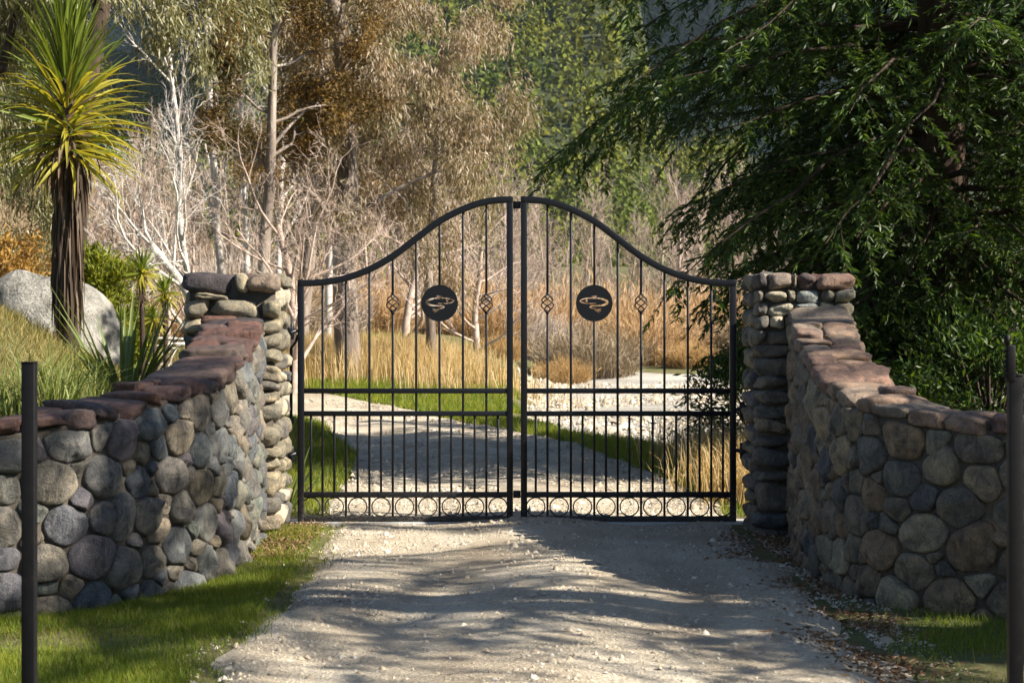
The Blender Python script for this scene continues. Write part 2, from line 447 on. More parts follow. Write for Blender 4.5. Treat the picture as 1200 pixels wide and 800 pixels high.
# the drive: a strip with a ragged edge, slightly crowned
rng = np.random.default_rng(5)
Yd = np.concatenate([np.arange(-10, 36, 0.15), np.arange(36, 73, 0.5)])
U = np.linspace(0, 1, 41)
jl = np.array([noise.noise(Vector((y * 1.1, 3.1, 0))) * 0.22 + noise.noise(Vector((y * 4.1, 1.1, 0))) * 0.08 for y in Yd])
jr = np.array([noise.noise(Vector((y * 1.1, 9.1, 0))) * 0.22 + noise.noise(Vector((y * 4.1, 7.1, 0))) * 0.08 for y in Yd])
Xd = (xl_(Yd) + jl)[:, None] * (1 - U)[None] + (xr_(Yd) + jr)[:, None] * U[None]
Yg = np.repeat(Yd[:, None], len(U), 1)
prof = 0.035 * np.exp(-((U - 0.5) / 0.14) ** 2) - 0.02 * np.exp(-((U - 0.24) / 0.09) ** 2) - 0.02 * np.exp(-((U - 0.76) / 0.09) ** 2)
edge = -0.05 * (1 - sstep(np.minimum(U, 1 - U) / 0.05))
rough = np.array([[0.016 * noise.noise(Vector((x * 1.5, y * 1.0, 0))) + 0.010 * noise.noise(Vector((x * 6, y * 5, 2))) for x, y in zip(rx, ry)] for rx, ry in zip(Xd, Yg)])
Zd = gz(Xd, Yg) + 0.012 + prof[None] + edge[None] + rough
def drive_z(X, Y):
    i = np.clip(np.searchsorted(Yd, Y), 0, len(Yd) - 1)
    u = np.clip((X - Xd[i, 0]) / (Xd[i, -1] - Xd[i, 0]), 0, 1)
    return Zd[i, np.clip((u * 40).round().astype(int), 0, 40)]
V = np.stack([Xd, Yg, Zd], -1).reshape(-1, 3)
i, j = np.meshgrid(np.arange(len(Yd) - 1), np.arange(40), indexing='ij')
a = (i * 41 + j).ravel()
tag(link("gravel_driveway", mesh_poly("gravel_driveway", V, np.stack([a, a + 1, a + 42, a + 41], 1), True), M['drive']), kind="structure")

# dry river bed beside the bend
Yr = np.concatenate([np.arange(18.5, 40, 0.4), np.arange(40, 78.1, 1.0)])
U = np.linspace(0, 1, 60)
lo = np.maximum(xr_(Yr), -1.2) + 1.15 + 0.3 * np.sin(Yr * 0.9); hi = np.where(Yr < 29, 4.0 + (Yr - 18.5) * 0.2, 6 + (Yr - 29) * 0.9)
Xg = lo[:, None] * (1 - U) + hi[:, None] * U
Yg = np.repeat(Yr[:, None], 60, 1)
Zr = gz(Xg, Yg) + 0.03 + np.array([[0.10 * noise.noise(Vector((x * .35, y * .18, 4))) + 0.03 * noise.noise(Vector((x * 1.7, y * 1.1, 2))) for x, y in zip(p, q)] for p, q in zip(Xg, Yg)])
ed = 1 - sstep(np.minimum(U, 1 - U) / .06)[None] * sstep(np.minimum(Yr - 18.5, 78.1 - Yr) / 1.2)[:, None]
Zr = Zr - .30 * ed
V = np.stack([Xg, Yg, Zr], -1).reshape(-1, 3)
i, j = np.meshgrid(np.arange(len(Yr) - 1), np.arange(59), indexing='ij')
a = (i * 60 + j).ravel()
tag(link("riverbed", mesh_poly("riverbed", V, np.stack([a, a + 1, a + 61, a + 60], 1), True), M['riverbed']), kind="structure")

# concrete sill under the gate
g = Geo(); g.box((0.02, 16.06, -0.06), (4.05, 0.34, 0.14))
tag(bevel(g.build("threshold_strip", M['concrete']), 0.01), kind="structure")

# ---- far hills
def hill_h(X, Y):
    a = X / Y
    ridge = 235 - 150 * sstep((a - 0.052) / 0.030) - 95 * sstep((-a - 0.130) / 0.05) * (1 - 0.3 * sstep((-a - 0.2) / .05))
    return 10 + ridge * sstep((Y - 480) / 620)
xs = np.linspace(-420, 300, 90); ys = np.linspace(440, 1100, 60)
def hill_fun(X, Y):
    n = np.array([[noise.fractal(Vector((x * .006, y * .006, 1)), 1.0, 2.0, 4) for x, y in zip(p, q)] for p, q in zip(X, Y)])
    gul = np.array([[abs(noise.noise(Vector((x * .012, y * .003, 7)))) for x, y in zip(p, q)] for p, q in zip(X, Y)])
    return hill_h(X, Y) + (9 * n + 22 * gul) * sstep((Y - 470) / 120) - 6
Xh, Yh = np.meshgrid(xs, ys)
Zh = hill_fun(Xh, Yh)
V = np.stack([Xh, Yh, Zh], -1).reshape(-1, 3)
i, j = np.meshgrid(np.arange(59), np.arange(89), indexing='ij'); a = (i * 90 + j).ravel()
tag(link("forested_hill", mesh_poly("forested_hill", V, np.stack([a, a + 1, a + 91, a + 90], 1), True), M['hill']), kind="structure")
def hz(X, Y):
    fx = (X + 420) / 720 * 89; fy = (Y - 440) / 660 * 59
    ix = np.clip(fx.astype(int), 0, 88); iy = np.clip(fy.astype(int), 0, 58); tx = fx - ix; ty = fy - iy
    return (Zh[iy, ix] * (1 - tx) * (1 - ty) + Zh[iy, ix + 1] * tx * (1 - ty) + Zh[iy + 1, ix] * (1 - tx) * ty + Zh[iy + 1, ix + 1] * tx * ty)

# a mountain far behind
xs = np.linspace(-1500, 1500, 80); ys = np.linspace(1900, 4200, 40)
def mt(X, Y):
    n = np.array([[noise.fractal(Vector((x * .0016, y * .0016, 5)), 1.0, 2.0, 6) for x, y in zip(p, q)] for p, q in zip(X, Y)])
    return -40 + 1100 * sstep((Y - 1850) / 2200) + 160 * n * sstep((Y - 1900) / 500)
M['mountain'] = plain_mat("mountain_bush", [(0.3, (.008,.013,.015)), (0.7, (.016,.023,.022))], 0.006, rough=1, bs=1.0, bd=14, scale2=0.05, spec=0.0)
grid_obj("far_mountain", xs, ys, mt, M['mountain'])

# nearer bracken spur at the left
xs = np.linspace(-95, 4, 70); ys = np.linspace(92, 220, 50)
def spur(X, Y):
    n = np.array([[noise.fractal(Vector((x * .05, y * .05, 3)), 1.0, 2.0, 4) for x, y in zip(p, q)] for p, q in zip(X, Y)])
    a = X / Y
    side = 1 - sstep((a + 0.225) / 0.15)
    return -1.5 + 20 * side * sstep((Y - 92) / 110) + 1.3 * n * sstep((Y - 96) / 20)
grid_obj("bracken_spur", xs, ys, spur, M['bracken'])

# ------------------------------------------------------------------ foliage helpers
def unit(v): return v / (np.linalg.norm(v, axis=-1, keepdims=True) + 1e-12)

def leaf_quads(pos, axis, L, W, rng, droop=0.0):
    n = len(pos)
    axis = unit(axis)
    side = unit(np.cross(axis, rng.normal(size=(n, 3))))
    nrm = np.cross(side, axis)
    L = np.broadcast_to(L, (n,))[:, None]; W = np.broadcast_to(W, (n,))[:, None]
    mid = pos + axis * L * 0.45 + nrm * L * 0.05
    tip = pos + axis * L; tip[:, 2] -= (droop * L[:, 0])
    V = np.stack([pos, mid + side * W / 2, tip, mid - side * W / 2], 1).reshape(-1, 3)
    F = np.arange(n * 4).reshape(n, 4)
    return V, F

def cat_quads(parts):
    Vs, Fs, n = [], [], 0
    for V, F in parts:
        Vs.append(V); Fs.append(F + n); n += len(V)
    return np.concatenate(Vs), np.concatenate(Fs)

def blades(pos, h, w, lean, rng, simple=False, dirs=None):
    """grass blades: two triangles' worth, bent once"""
    n = len(pos)
    th = rng.uniform(0, 2 * math.pi, n) if dirs is None else dirs
    d = np.stack([np.cos(th), np.sin(th), np.zeros(n)], 1)
    ph = rng.uniform(0, 2 * math.pi, n)
    s = np.stack([np.cos(ph), np.sin(ph), np.zeros(n)], 1)
    h = np.broadcast_to(h, (n,))[:, None]; w = np.broadcast_to(w, (n,))[:, None]; lean = np.broadcast_to(lean, (n,))[:, None]
    up = np.array((0, 0, 1.0))
    if simple:
        t = pos + up * h * (1 - 0.35 * lean) + d * h * lean
        return np.stack([pos - s * w / 2, pos + s * w / 2, t], 1).reshape(-1, 3), np.arange(n * 3).reshape(n, 3)
    m = pos + up * h * 0.6 + d * h * lean * 0.35
    t = pos + up * h * (1 - 0.35 * lean) + d * h * lean
    V = np.stack([pos - s * w / 2, pos + s * w / 2, m + s * w * 0.38, m - s * w * 0.38, t + s * w * .04, t - s * w * .04], 1).reshape(-1, 3)
    b = np.arange(n) * 6
    return V, np.concatenate([np.stack([b, b + 1, b + 2, b + 3], 1), np.stack([b + 3, b + 2, b + 4, b + 5], 1)])

def rv3(R): return Vector((R.gauss(0, 1), R.gauss(0, 1), R.gauss(0, 1)))
def grow(R, p, d, L, r, lvl, cfg, out, tips):
    n = cfg['seg'][lvl]
    pts = [Vector(p)]; d = Vector(d).normalized(); step = L / n; wa = cfg['wander'][lvl]; tr = cfg['trop'][lvl]
    for k in range(n):
        d = (d + rv3(R) * wa + Vector((0, 0, tr))).normalized()
        pts.append(pts[-1] + d * step)
    tp = cfg['taper'][lvl]
    out.append((pts, [r * (1 - (1 - tp) * k / n) for k in range(n + 1)], lvl))
    if lvl == len(cfg['kids']):
        tips.append(np.array(pts))
        return
    k = cfg['kids'][lvl]; u0 = cfg['u0'][lvl]
    for q in range(k):
        u = u0 + (1 - u0) * (q + R.random()) / k
        f = u * n; i0 = min(int(f), n - 1); pp = pts[i0].lerp(pts[i0 + 1], f - i0)
        dd = (pts[i0 + 1] - pts[i0]).normalized()
        side = dd.cross(rv3(R)).normalized()
        ang = math.radians(cfg['ang'][lvl]) * R.uniform(0.7, 1.25)
        nd = dd * math.cos(ang) + side * math.sin(ang)
        if 'bias' in cfg: nd = nd + Vector(cfg['bias']) * (1 if lvl == 0 else 0.4)
        rr = (r * (1 - (1 - tp) * u)) * cfg['rr'][lvl]
        ll = L * cfg['lr'][lvl] * R.uniform(0.7, 1.25) * (1 - cfg.get('cone', 0.3) * (u - u0))
        grow(R, pp, nd, ll, max(rr, cfg.get('rmin', 0.004)), lvl + 1, cfg, out, tips)

SIDES = [9, 6, 4, 3, 3]
def branch_geo(out, lo=0, hi=99):
    g = Geo()
    for pts, rad, lvl in out:
        if lo <= lvl <= hi: g.tube(pts, rad, SIDES[min(lvl, 4)], cap=False)
    return g

def tip_leaves(rng, tips, per, L, W, hang, spread):
    P, A = [], []
    for t in tips:
        f = rng.uniform(0.1, 1, per) * (len(t) - 1)
        i = np.minimum(f.astype(int), len(t) - 2)
        p = t[i] + (t[i + 1] - t[i]) * (f - i)[:, None] + rng.normal(size=(per, 3)) * spread
        d = unit(t[-1] - t[0])[None] * 0.5 + rng.normal(size=(per, 3)) * 0.6 + np.array((0, 0, -hang))
        P.append(p); A.append(d)
    P = np.concatenate(P); A = np.concatenate(A); n = len(P)
    return leaf_quads(P, A, L * rng.uniform(0.65, 1.25, n), W * rng.uniform(0.7, 1.2, n), rng)

def dup(root, loc, rz, sc=1.0, label=None):
    r = root.copy(); COL.objects.link(r)
    r.location = loc; r.rotation_euler = (0, 0, rz); r.scale = (sc, sc, sc)
    if label: r["label"] = label
    for ch in root.children:
        c = ch.copy(); COL.objects.link(c); c.parent = r
        for gch in ch.children:
            d = gch.copy(); COL.objects.link(d); d.parent = c
    return r

# ------------------------------------------------------------------ stones
def round_stone_mesh(name, size, rng, p=3.0, rough=0.07, n=6):
    """a water-worn block: superellipsoid with its own lumps"""
    vid = {}; V = []; F = []
    def key(v): return tuple(np.round(v, 6))
    lin = np.linspace(-1, 1, n + 1)
    def vert(v):
        k = key(v)
        if k not in vid: vid[k] = len(V); V.append(v)
        return vid[k]
    for ax in range(3):
        for sgn in (-1, 1):
            for a in range(n):
                for b in range(n):
                    q = []
                    for (aa, bb) in ((a, b), (a + 1, b), (a + 1, b + 1), (a, b + 1)):
                        v = [0, 0, 0]; v[ax] = sgn; v[(ax + 1) % 3] = lin[aa]; v[(ax + 2) % 3] = lin[bb]
                        q.append(vert(np.array(v, float)))
                    F.append(tuple(q) if sgn > 0 else tuple(q[::-1]))
    V = np.array(V)
    rl = (np.abs(V) ** p).sum(1) ** (1 / p)
    V = V / rl[:, None]
    off = rng.uniform(-50, 50, 3)
    sh = rng.normal(size=3) * 0.10
    V[:, 0] += sh[0] * V[:, 2] * 0.8 ; V[:, 2] += sh[1] * V[:, 0]; V[:, 0] *= 1 + 0.12 * sh[2] / .1 * V[:, 2] * .5
    for _ in range(6):
        cn = unit(rng.normal(size=3)); lim = rng.uniform(.74, .95) * np.abs(V @ cn).max(); ov = V @ cn - lim
        V = V - np.where(ov > 0, ov, 0)[:, None] * cn[None] * .9
    d = np.array([1 + rough * 1.6 * noise.noise(Vector(v * 1.1 + off)) + rough * 0.7 * noise.noise(Vector(v * 2.7 + off)) for v in V])
    V = V * d[:, None] * np.array(size) / 2
    return mesh_poly(name, V, F, True)

def dome_stone(poly, c, rng, H, place, nseg=22):
    """a cobble set in a face: outline poly (k,2) about c; place(s,t,d) -> world"""
    th = np.arange(nseg) * 2 * math.pi / nseg + rng.uniform(0, 0.2)
    rr = np.full(nseg, 9.0)
    k = len(poly)
    for q in range(k):
        a = poly[q] - c; b = poly[(q + 1) % k] - c
        e = b - a; nrm = np.array((e[1], -e[0])); L = np.linalg.norm(nrm)
        if L < 1e-9: continue
        nrm /= L; dist = nrm @ a
        if dist < 0: nrm, dist = -nrm, -dist
        cs = np.cos(th) * nrm[0] + np.sin(th) * nrm[1]
        with np.errstate(divide='ignore'):
            rr = np.where(cs > 1e-4, np.minimum(rr, dist / np.maximum(cs, 1e-4)), rr)
    lim = rr.copy()
    for _ in range(1):
        rr = (np.roll(rr, 1) + 2 * rr + np.roll(rr, -1)) / 4
    rr = np.minimum(rr, lim * 1.01)
    off = Vector(rng.uniform(-50, 50, 3))
    rings = [(0.93, -0.05), (1.0, -0.002), (0.975, 0.42), (0.90, 0.70), (0.74, 0.89), (0.42, 0.985)]
    V = []; tilt = rng.normal(size=2) * 0.15
    cuts = [(rng.normal(size=2) * 0.55, rng.uniform(0.72, 1.0)) for _ in range(3)]
    for f, hh in rings:
        for q in range(nseg):
            x = math.cos(th[q]) * rr[q] * f; y = math.sin(th[q]) * rr[q] * f
            d = hh * H if hh > 0 else hh
            if hh > 0.1:
                d += (x * tilt[0] + y * tilt[1]) * hh
                for cv, ch in cuts: d = min(d, H * ch + cv[0] * x + cv[1] * y)
                d = max(d, H * hh * .45)
                d += 0.022 * noise.noise(Vector((x * 6.5, y * 6.5, 0)) + off) + 0.008 * noise.noise(Vector((x * 22, y * 22, 5)) + off)
            V.append(place(c[0] + x, c[1] + y, d))
    V.append(place(c[0], c[1], H * 1.0 + 0.012 * noise.noise(off)))
    F = []
    for k2 in range(len(rings) - 1):
        for q in range(nseg):
            q2 = (q + 1) % nseg
            F.append((k2 * nseg + q, k2 * nseg + q2, (k2 + 1) * nseg + q2, (k2 + 1) * nseg + q))
    top = len(V) - 1; b = (len(rings) - 1) * nseg
    for q in range(nseg): F.append((b + q, b + (q + 1) % nseg, top))
    return np.array(V), F

def clip(poly, n, d):
    """keep n.x <= d"""
    out = []
    for q in range(len(poly)):
        a, b = poly[q], poly[(q + 1) % len(poly)]
        da, db = n @ a - d, n @ b - d
        if da <= 0: out.append(a)
        if (da < 0 < db) or (db < 0 < da): out.append(a + (b - a) * da / (da - db))
    return out

def hull(P):
    P = sorted(map(tuple, P))
    def half(pts):
        h = []
        for p in pts:
            while len(h) > 1 and (h[-1][0] - h[-2][0]) * (p[1] - h[-2][1]) - (h[-1][1] - h[-2][1]) * (p[0] - h[-2][0]) <= 0: h.pop()
            h.append(p)
        return h
    a = half(P); b = half(P[::-1])
    return np.array(a[:-1] + b[:-1])

def pack(rng, s0, s1, t0, top, radii, tries, gap, aspect=1.3):
    """power-diagram packing of cobbles below the line top(s)"""
    C, R = [], []
    for r, nt_ in zip(radii, tries):
        for _ in range(nt_):
            s = rng.uniform(s0, s1); tm = top(s)
            t = rng.uniform(t0, tm - r * 0.45)
            ok = True
            for (c, q) in zip(C, R):
                ds = (s - c[0]) / aspect; dt = t - c[1]
                if ds * ds + dt * dt < (r + q) ** 2 * 0.86: ok = False; break
            if ok: C.append(np.array((s, t))); R.append(r * rng.uniform(0.92, 1.08))
    cells = []
    for i, (c, r) in enumerate(zip(C, R)):
        S = np.array((1 / aspect, 1.0)); ci = c * S
        poly = [np.array(p) for p in ((ci[0] - .28, ci[1] - .28), (ci[0] + .28, ci[1] - .28), (ci[0] + .28, ci[1] + .28), (ci[0] - .28, ci[1] + .28))]
        for j, (c2, r2) in enumerate(zip(C, R)):
            if i == j: continue
            cj = c2 * S; e = cj - ci; L = np.linalg.norm(e)
            if L > 0.75: continue
            n = e / L
            d = n @ ci + (L * L + r * r - r2 * r2) / (2 * L) - gap / 2
            poly = clip(poly, n, d)
            if len(poly) < 3: break
        if len(poly) < 3: continue
        sl = (top(c[0] + .05) - top(c[0] - .05)) / 0.1
        n = np.array((-sl * aspect, 1.0)); n /= np.linalg.norm(n)
        p0 = np.array((c[0] / aspect, top(c[0])))
        poly = clip(poly, n, n @ p0)
        poly = clip(poly, np.array((0, -1.0)), -(t0 - 0.08))
        poly = clip(poly, np.array((-1.0, 0)), -s0 / aspect); poly = clip(poly, np.array((1.0, 0)), s1 / aspect)
        if len(poly) < 3: continue
        cells.append((np.array(poly) / S, c, r))
    # some cobbles are long: join neighbours in pairs
    used = set(); res = []
    order = rng.permutation(len(cells))
    for i in order:
        if i in used: continue
        used.add(i); P, c, r = cells[i]
        if rng.uniform() < 0.45 and r < 0.095:
            best = None
            for j in range(len(cells)):
                if j in used: continue
                d = np.linalg.norm(cells[j][1] - c)
                if d < 1.25 * (r + cells[j][2]) and r + cells[j][2] < 0.165 and (best is None or d < best[0]): best = (d, j)
            if best:
                used.add(best[1]); P = hull(np.concatenate([P, cells[best[1]][0]])); P = P.mean(0) + (P - P.mean(0)) * .95
        cen = P.mean(0)
        if len(P) > 2 and np.ptp(P[:, 0]) > .05 and np.ptp(P[:, 1]) > .04:
            res.append((P, cen, 0.5 * min(np.ptp(P[:, 0]), np.ptp(P[:, 1]))))
    return res

class Path:
    def __init__(self, pts, side):
        P = [np.array(p, float) for p in pts]
        P = [2 * P[0] - P[1]] + P + [2 * P[-1] - P[-2]]
        out = []
        for k in range(1, len(P) - 2):
            for t in np.linspace(0, 1, 16, endpoint=False):
                a, b, c, d = P[k - 1], P[k], P[k + 1], P[k + 2]
                out.append(0.5 * ((2 * b) + (-a + c) * t + (2 * a - 5 * b + 4 * c - d) * t * t + (-a + 3 * b - 3 * c + d) * t ** 3))
        out.append(P[-2]); self.p = np.array(out)
        self.s = np.concatenate([[0], np.cumsum(np.linalg.norm(np.diff(self.p, axis=0), axis=1))])
        self.L = self.s[-1]; self.side = side
    def pos(self, s): return np.array((np.interp(s, self.s, self.p[:, 0]), np.interp(s, self.s, self.p[:, 1])))
    def tan(self, s): return unit(self.pos(s + .06) - self.pos(s - .06)) if 0.06 < s < self.L - .06 else unit(self.pos(min(s + .1, self.L)) - self.pos(max(s - .1, 0)))
    def nrm(self, s):
        t = self.tan(s)
        return np.array((-t[1], t[0])) * self.side
    def place(self, s, z, d):
        p = self.pos(s) + self.nrm(s) * d
        return (p[0], p[1], z)

def wing_wall(name, label, pts, side, tops, seed, face_mat, cap_mat, thick=0.40):
    rng = np.random.default_rng(seed)
    path = Path(pts, side)
    # tops: wall height (with coping) at each given point, interpolated along s
    ctrl = [path.s[min(16 * k, len(path.s) - 1)] for k in range(len(pts))]
    ztop = lambda s: float(np.interp(s, ctrl, tops))
    root = empty(name, (pts[0][0], pts[0][1], 0)); tag(root, label, "stone wall")
    o = Vector(root.location)
    ox = np.array(o)
    # core of mortar
    g = Geo(); ss = np.linspace(0, path.L, 60); V = []
    for s in ss:
        zt = ztop(s) - 0.07
        for (d, z) in ((-0.004, -0.5), (-0.004, zt), (-thick, zt), (-thick, -0.5)): V.append(np.array(path.place(s, z, d)) - ox)
    F = []
    for k in range(59):
        for q in range(4): F.append((k * 4 + q, k * 4 + (q + 1) % 4, k * 4 + 4 + (q + 1) % 4, k * 4 + 4 + q))
    F.append((0, 1, 2, 3)); F.append((59 * 4 + 3, 59 * 4 + 2, 59 * 4 + 1, 59 * 4))
    g.add(V, F); core = g.build("mortar_core", M['mortar'], root)
    capH = 0.095
    cells = pack(rng, 0.0, path.L, -0.12, lambda s: ztop(s) - capH, [.118, .100, .086, .070, .054, .038], [350, 900, 1800, 2600, 3000, 3000], 0.009)
    for P, c, mr in cells:
        H = min(0.085, 0.032 + 0.32 * mr) * rng.uniform(0.8, 1.15)
        V, F = dome_stone(P, c, rng, H, path.place)
        if side < 0: F = [f[::-1] for f in F]
        me = mesh_poly("stone", V - ox, F, True)
        link("stone", me, M[face_mat] if rng.uniform() > 0.10 else M['stone_dark' if side > 0 else 'stone_tan'], root)
    # coping
    s = 0.02
    while s < path.L - 0.1:
        l = rng.uniform(0.15, 0.32)
        two = rng.uniform() < 0.55
        sc = min(s + l / 2, path.L)
        t = path.tan(sc); n = path.nrm(sc)
        slope = (ztop(sc + .12) - ztop(sc - .12)) / .24
        T = unit(np.array((t[0], t[1], slope))); N = np.array((n[0], n[1], 0.0)); Z = np.cross(T, N)
        if Z[2] < 0: Z = -Z
        wtot = thick + 0.06
        widths = [wtot] if not two else [wtot * (w := rng.uniform(.42, .62)), wtot * (1 - w)]
        dd = 0.035
        for w in widths:
            h = rng.uniform(0.08, 0.135); ll = l * rng.uniform(0.90, 1.02)
            me = round_stone_mesh("coping_stone", (ll, w * 1.03, h), rng, p=rng.uniform(4.2, 7), rough=0.10)
            ctr = path.place(sc + rng.uniform(-.03, .03) * (two), 0, dd - w / 2)
            R = Matrix((T, N if np.dot(np.cross(T, N), Z) > 0 else -N, Z)).transposed().to_4x4()
            R = R @ Matrix.Rotation(rng.normal() * .10, 4, 'Z') @ Matrix.Rotation(rng.normal() * .06, 4, 'Y') @ Matrix.Rotation(rng.normal() * .05, 4, 'X')
            loc = Vector((ctr[0], ctr[1], ztop(sc) - h * 0.42 + rng.uniform(-.020, .022))) - o
            ob = link("coping_stone", me, M[cap_mat], root)
            ob.matrix_local = Matrix.Translation(loc) @ R
            dd -= w
        s += l * 0.985
    return root

wing_wall("stone_wall", "curved cobble wall with dark red coping sweeping from the left pillar",
          [(-1.98, 15.12), (-1.90, 14.1), (-1.945, 12.85), (-2.24, 12.05), (-2.55, 11.5), (-2.95, 11.2), (-3.6, 10.98), (-4.4, 10.9)], 1,
          [1.70, 1.54, 1.30, 1.20, 1.11, 1.05, 1.0, 0.98], 11, 'stone_grey', 'stone_red')
wing_wall("stone_wall", "curved cobble wall with tan and pink coping sweeping from the right pillar",
          [(2.20, 15.12), (2.06, 13.7), (2.06, 12.55), (2.19, 11.85), (2.46, 11.47), (2.85, 11.2), (3.5, 11.0), (4.3, 10.9)], -1,
          [1.76, 1.50, 1.26, 1.18, 1.11, 1.07, 1.02, 1.0], 23, 'stone_brown', 'stone_pink')

def pillar(name, label, x0, x1, yf, depth, zt, rows, seed, inner, mats, capm):
    """rows: hand-read courses of the front, top down: (height, [(fraction width, material key)])"""
    rng = np.random.default_rng(seed)
    root = empty(name, ((x0 + x1) / 2, yf + depth / 2, 0)); tag(root, label, "pillar", "stone gate pillars")
    o = np.array(root.location)
    g = Geo(); ins = 0.055
    g.box(((x0 + x1) / 2 - o[0], yf + depth / 2 - o[1], (zt - 0.05 - 0.4) / 2), (x1 - x0 - 2 * ins, depth - 2 * ins, zt - 0.05 + 0.4))
    g.build("mortar_core", M['mortar'], root)
    def put(c, size, mat, p=3.4, rot=0.075):
        size = (size[0] * rng.uniform(.93, 1.05), size[1], size[2] * rng.uniform(.90, 1.06))
        me = round_stone_mesh("stone", size, rng, p=rng.uniform(2.5, 4.6), rough=0.12)
        ob = link("stone", me, M[mat], root)
        ob.location = Vector(c) - Vector(o)
        ob.rotation_euler = rng.normal(size=3) * rot
    W = x1 - x0
    z = zt
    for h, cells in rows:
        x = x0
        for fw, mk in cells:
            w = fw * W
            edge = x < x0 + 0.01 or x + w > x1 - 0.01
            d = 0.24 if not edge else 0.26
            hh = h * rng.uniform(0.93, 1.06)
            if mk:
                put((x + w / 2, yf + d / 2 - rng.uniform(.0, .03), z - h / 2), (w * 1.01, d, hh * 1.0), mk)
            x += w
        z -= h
    # inner and outer flanks, back: courses of single stones
    for sx, xe in ((-1, x0), (1, x1)):
        zz = zt
        while zz > -0.2:
            h = rng.uniform(0.10, 0.20)
            yy = yf + 0.22
            while yy < yf + depth - 0.02:
                l = min(rng.uniform(0.15, 0.30), yf + depth - yy)
                if l > 0.06:
                    put((xe - sx * 0.09, yy + l / 2, zz - h / 2), (0.22, l * 1.02, h * 1.02), mats[rng.integers(len(mats))])
                yy += l
            zz -= h
    zz = zt
    while zz > -0.2:
        h = rng.uniform(0.13, 0.22); x = x0 + 0.1
        while x < x1 - 0.1:
            w = min(rng.uniform(.2, .36), x1 - 0.06 - x)
            if w > 0.07: put((x + w / 2, yf + depth - 0.09, zz - h / 2), (w, 0.2, h), mats[rng.integers(len(mats))])
            x += w
        zz -= h
    # flat cap stones over the top, behind the front row
    for yy in (yf + 0.36, yf + depth - 0.16):
        x = x0 + 0.03
        while x < x1 - 0.05:
            w = min(rng.uniform(.2, .36), x1 - 0.02 - x)
            if w > 0.08: put((x + w / 2, yy, zt - 0.06), (w, 0.27, 0.13), capm[rng.integers(len(capm))], 3.6)
            x += w
    return root

T, C, B, D, R_, G_, P_ = 'stone_tan', 'stone_cream', 'stone_blue', 'stone_dark', 'stone_red', 'stone_grey', 'stone_pink'
left_rows = [
    (.165, [(.53, 'stone_red'), (.14, T), (.33, P_)]),
    (.045, [(.12, None), (.36, T), (.52, None)]),
    (.150, [(.28, T), (.54, T), (.18, T)]),
    (.125, [(.26, T), (.20, C), (.26, C), (.28, T)]),
    (.110, [(.24, D), (.42, D), (.34, T)]),
    (.120, [(.24, D), (.42, D), (.34, T)]),
    (.120, [(.24, D), (.47, T), (.29, T)]),
    (.090, [(.24, D), (.42, T), (.34, D)]),
    (.085, [(.24, D), (.42, T), (.34, T)]),
    (.180, [(.24, D), (.42, T), (.34, T)]),
    (.155, [(.24, D), (.45, T), (.31, T)]),
    (.095, [(.24, D), (.42, T), (.34, T)]),
    (.110, [(.24, D), (.42, T), (.34, T)]),
    (.190, [(.24, D), (.46, T), (.30, T)]),
    (.150, [(.24, D), (.42, T), (.34, D)]),
    (.130, [(.24, D), (.42, T), (.34, T)]),
    (.110, [(.24, D), (.42, T), (.34, D)]),
    (.120, [(.24, D), (.46, T), (.30, T)])]
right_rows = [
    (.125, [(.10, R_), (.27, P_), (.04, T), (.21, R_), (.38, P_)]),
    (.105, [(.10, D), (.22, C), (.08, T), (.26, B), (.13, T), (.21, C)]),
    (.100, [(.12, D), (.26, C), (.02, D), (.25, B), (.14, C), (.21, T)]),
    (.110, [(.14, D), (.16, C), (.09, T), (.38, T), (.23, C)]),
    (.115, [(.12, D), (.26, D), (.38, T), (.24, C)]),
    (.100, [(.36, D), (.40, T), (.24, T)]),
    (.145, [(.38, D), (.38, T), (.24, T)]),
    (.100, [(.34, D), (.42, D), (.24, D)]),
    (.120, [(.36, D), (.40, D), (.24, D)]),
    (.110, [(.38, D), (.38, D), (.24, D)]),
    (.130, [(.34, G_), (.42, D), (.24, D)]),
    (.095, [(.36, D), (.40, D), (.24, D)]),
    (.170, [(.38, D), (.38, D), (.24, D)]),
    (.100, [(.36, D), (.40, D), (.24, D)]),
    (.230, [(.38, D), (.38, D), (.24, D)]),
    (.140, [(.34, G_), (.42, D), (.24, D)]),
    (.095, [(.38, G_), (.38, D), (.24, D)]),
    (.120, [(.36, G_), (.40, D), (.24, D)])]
pillar("stone_pillar", "olive grey stone gate pillar with a dark red cap stone, left of the gate", -2.575, -1.815, 15.1, 0.74, 2.035, left_rows, 31, 1, [T, T, D, C], [R_, P_, T])
pillar("stone_pillar", "dark stone gate pillar topped by pink and red stones, right of the gate", 1.90, 2.68, 15.1, 0.74, 2.03, right_rows, 47, -1, [D, D, T, G_], [P_, R_, T])

# ------------------------------------------------------------------ the gate
CURVE_U = [0, .117, .22, .34, .44, .546, .655, .76, .863, 1.0]
CURVE_H = [0, .012, .06, .175, .32, .525, .735, .876, .968, 1.0]
LW = 1.776           # leaf width
GY = 16.0
Z_SIDE, Z_PEAK = 2.0, 2.69
def top_curve(u):
    # smooth interpolation of the read points
    uu = np.array(CURVE_U); hh = np.array(CURVE_H)
    d = np.gradient(hh, uu); d[0] = 0.03; d[-1] = 0.1
    u = np.clip(u, 0, 1); k = np.clip(np.searchsorted(uu, u) - 1, 0, len(uu) - 2)
    h = uu[k + 1] - uu[k]; t = (u - uu[k]) / h
    return ((2 * t**3 - 3 * t**2 + 1) * hh[k] + (t**3 - 2 * t**2 + t) * h * d[k] + (-2 * t**3 + 3 * t**2) * hh[k + 1] + (t**3 - t**2) * h * d[k + 1])

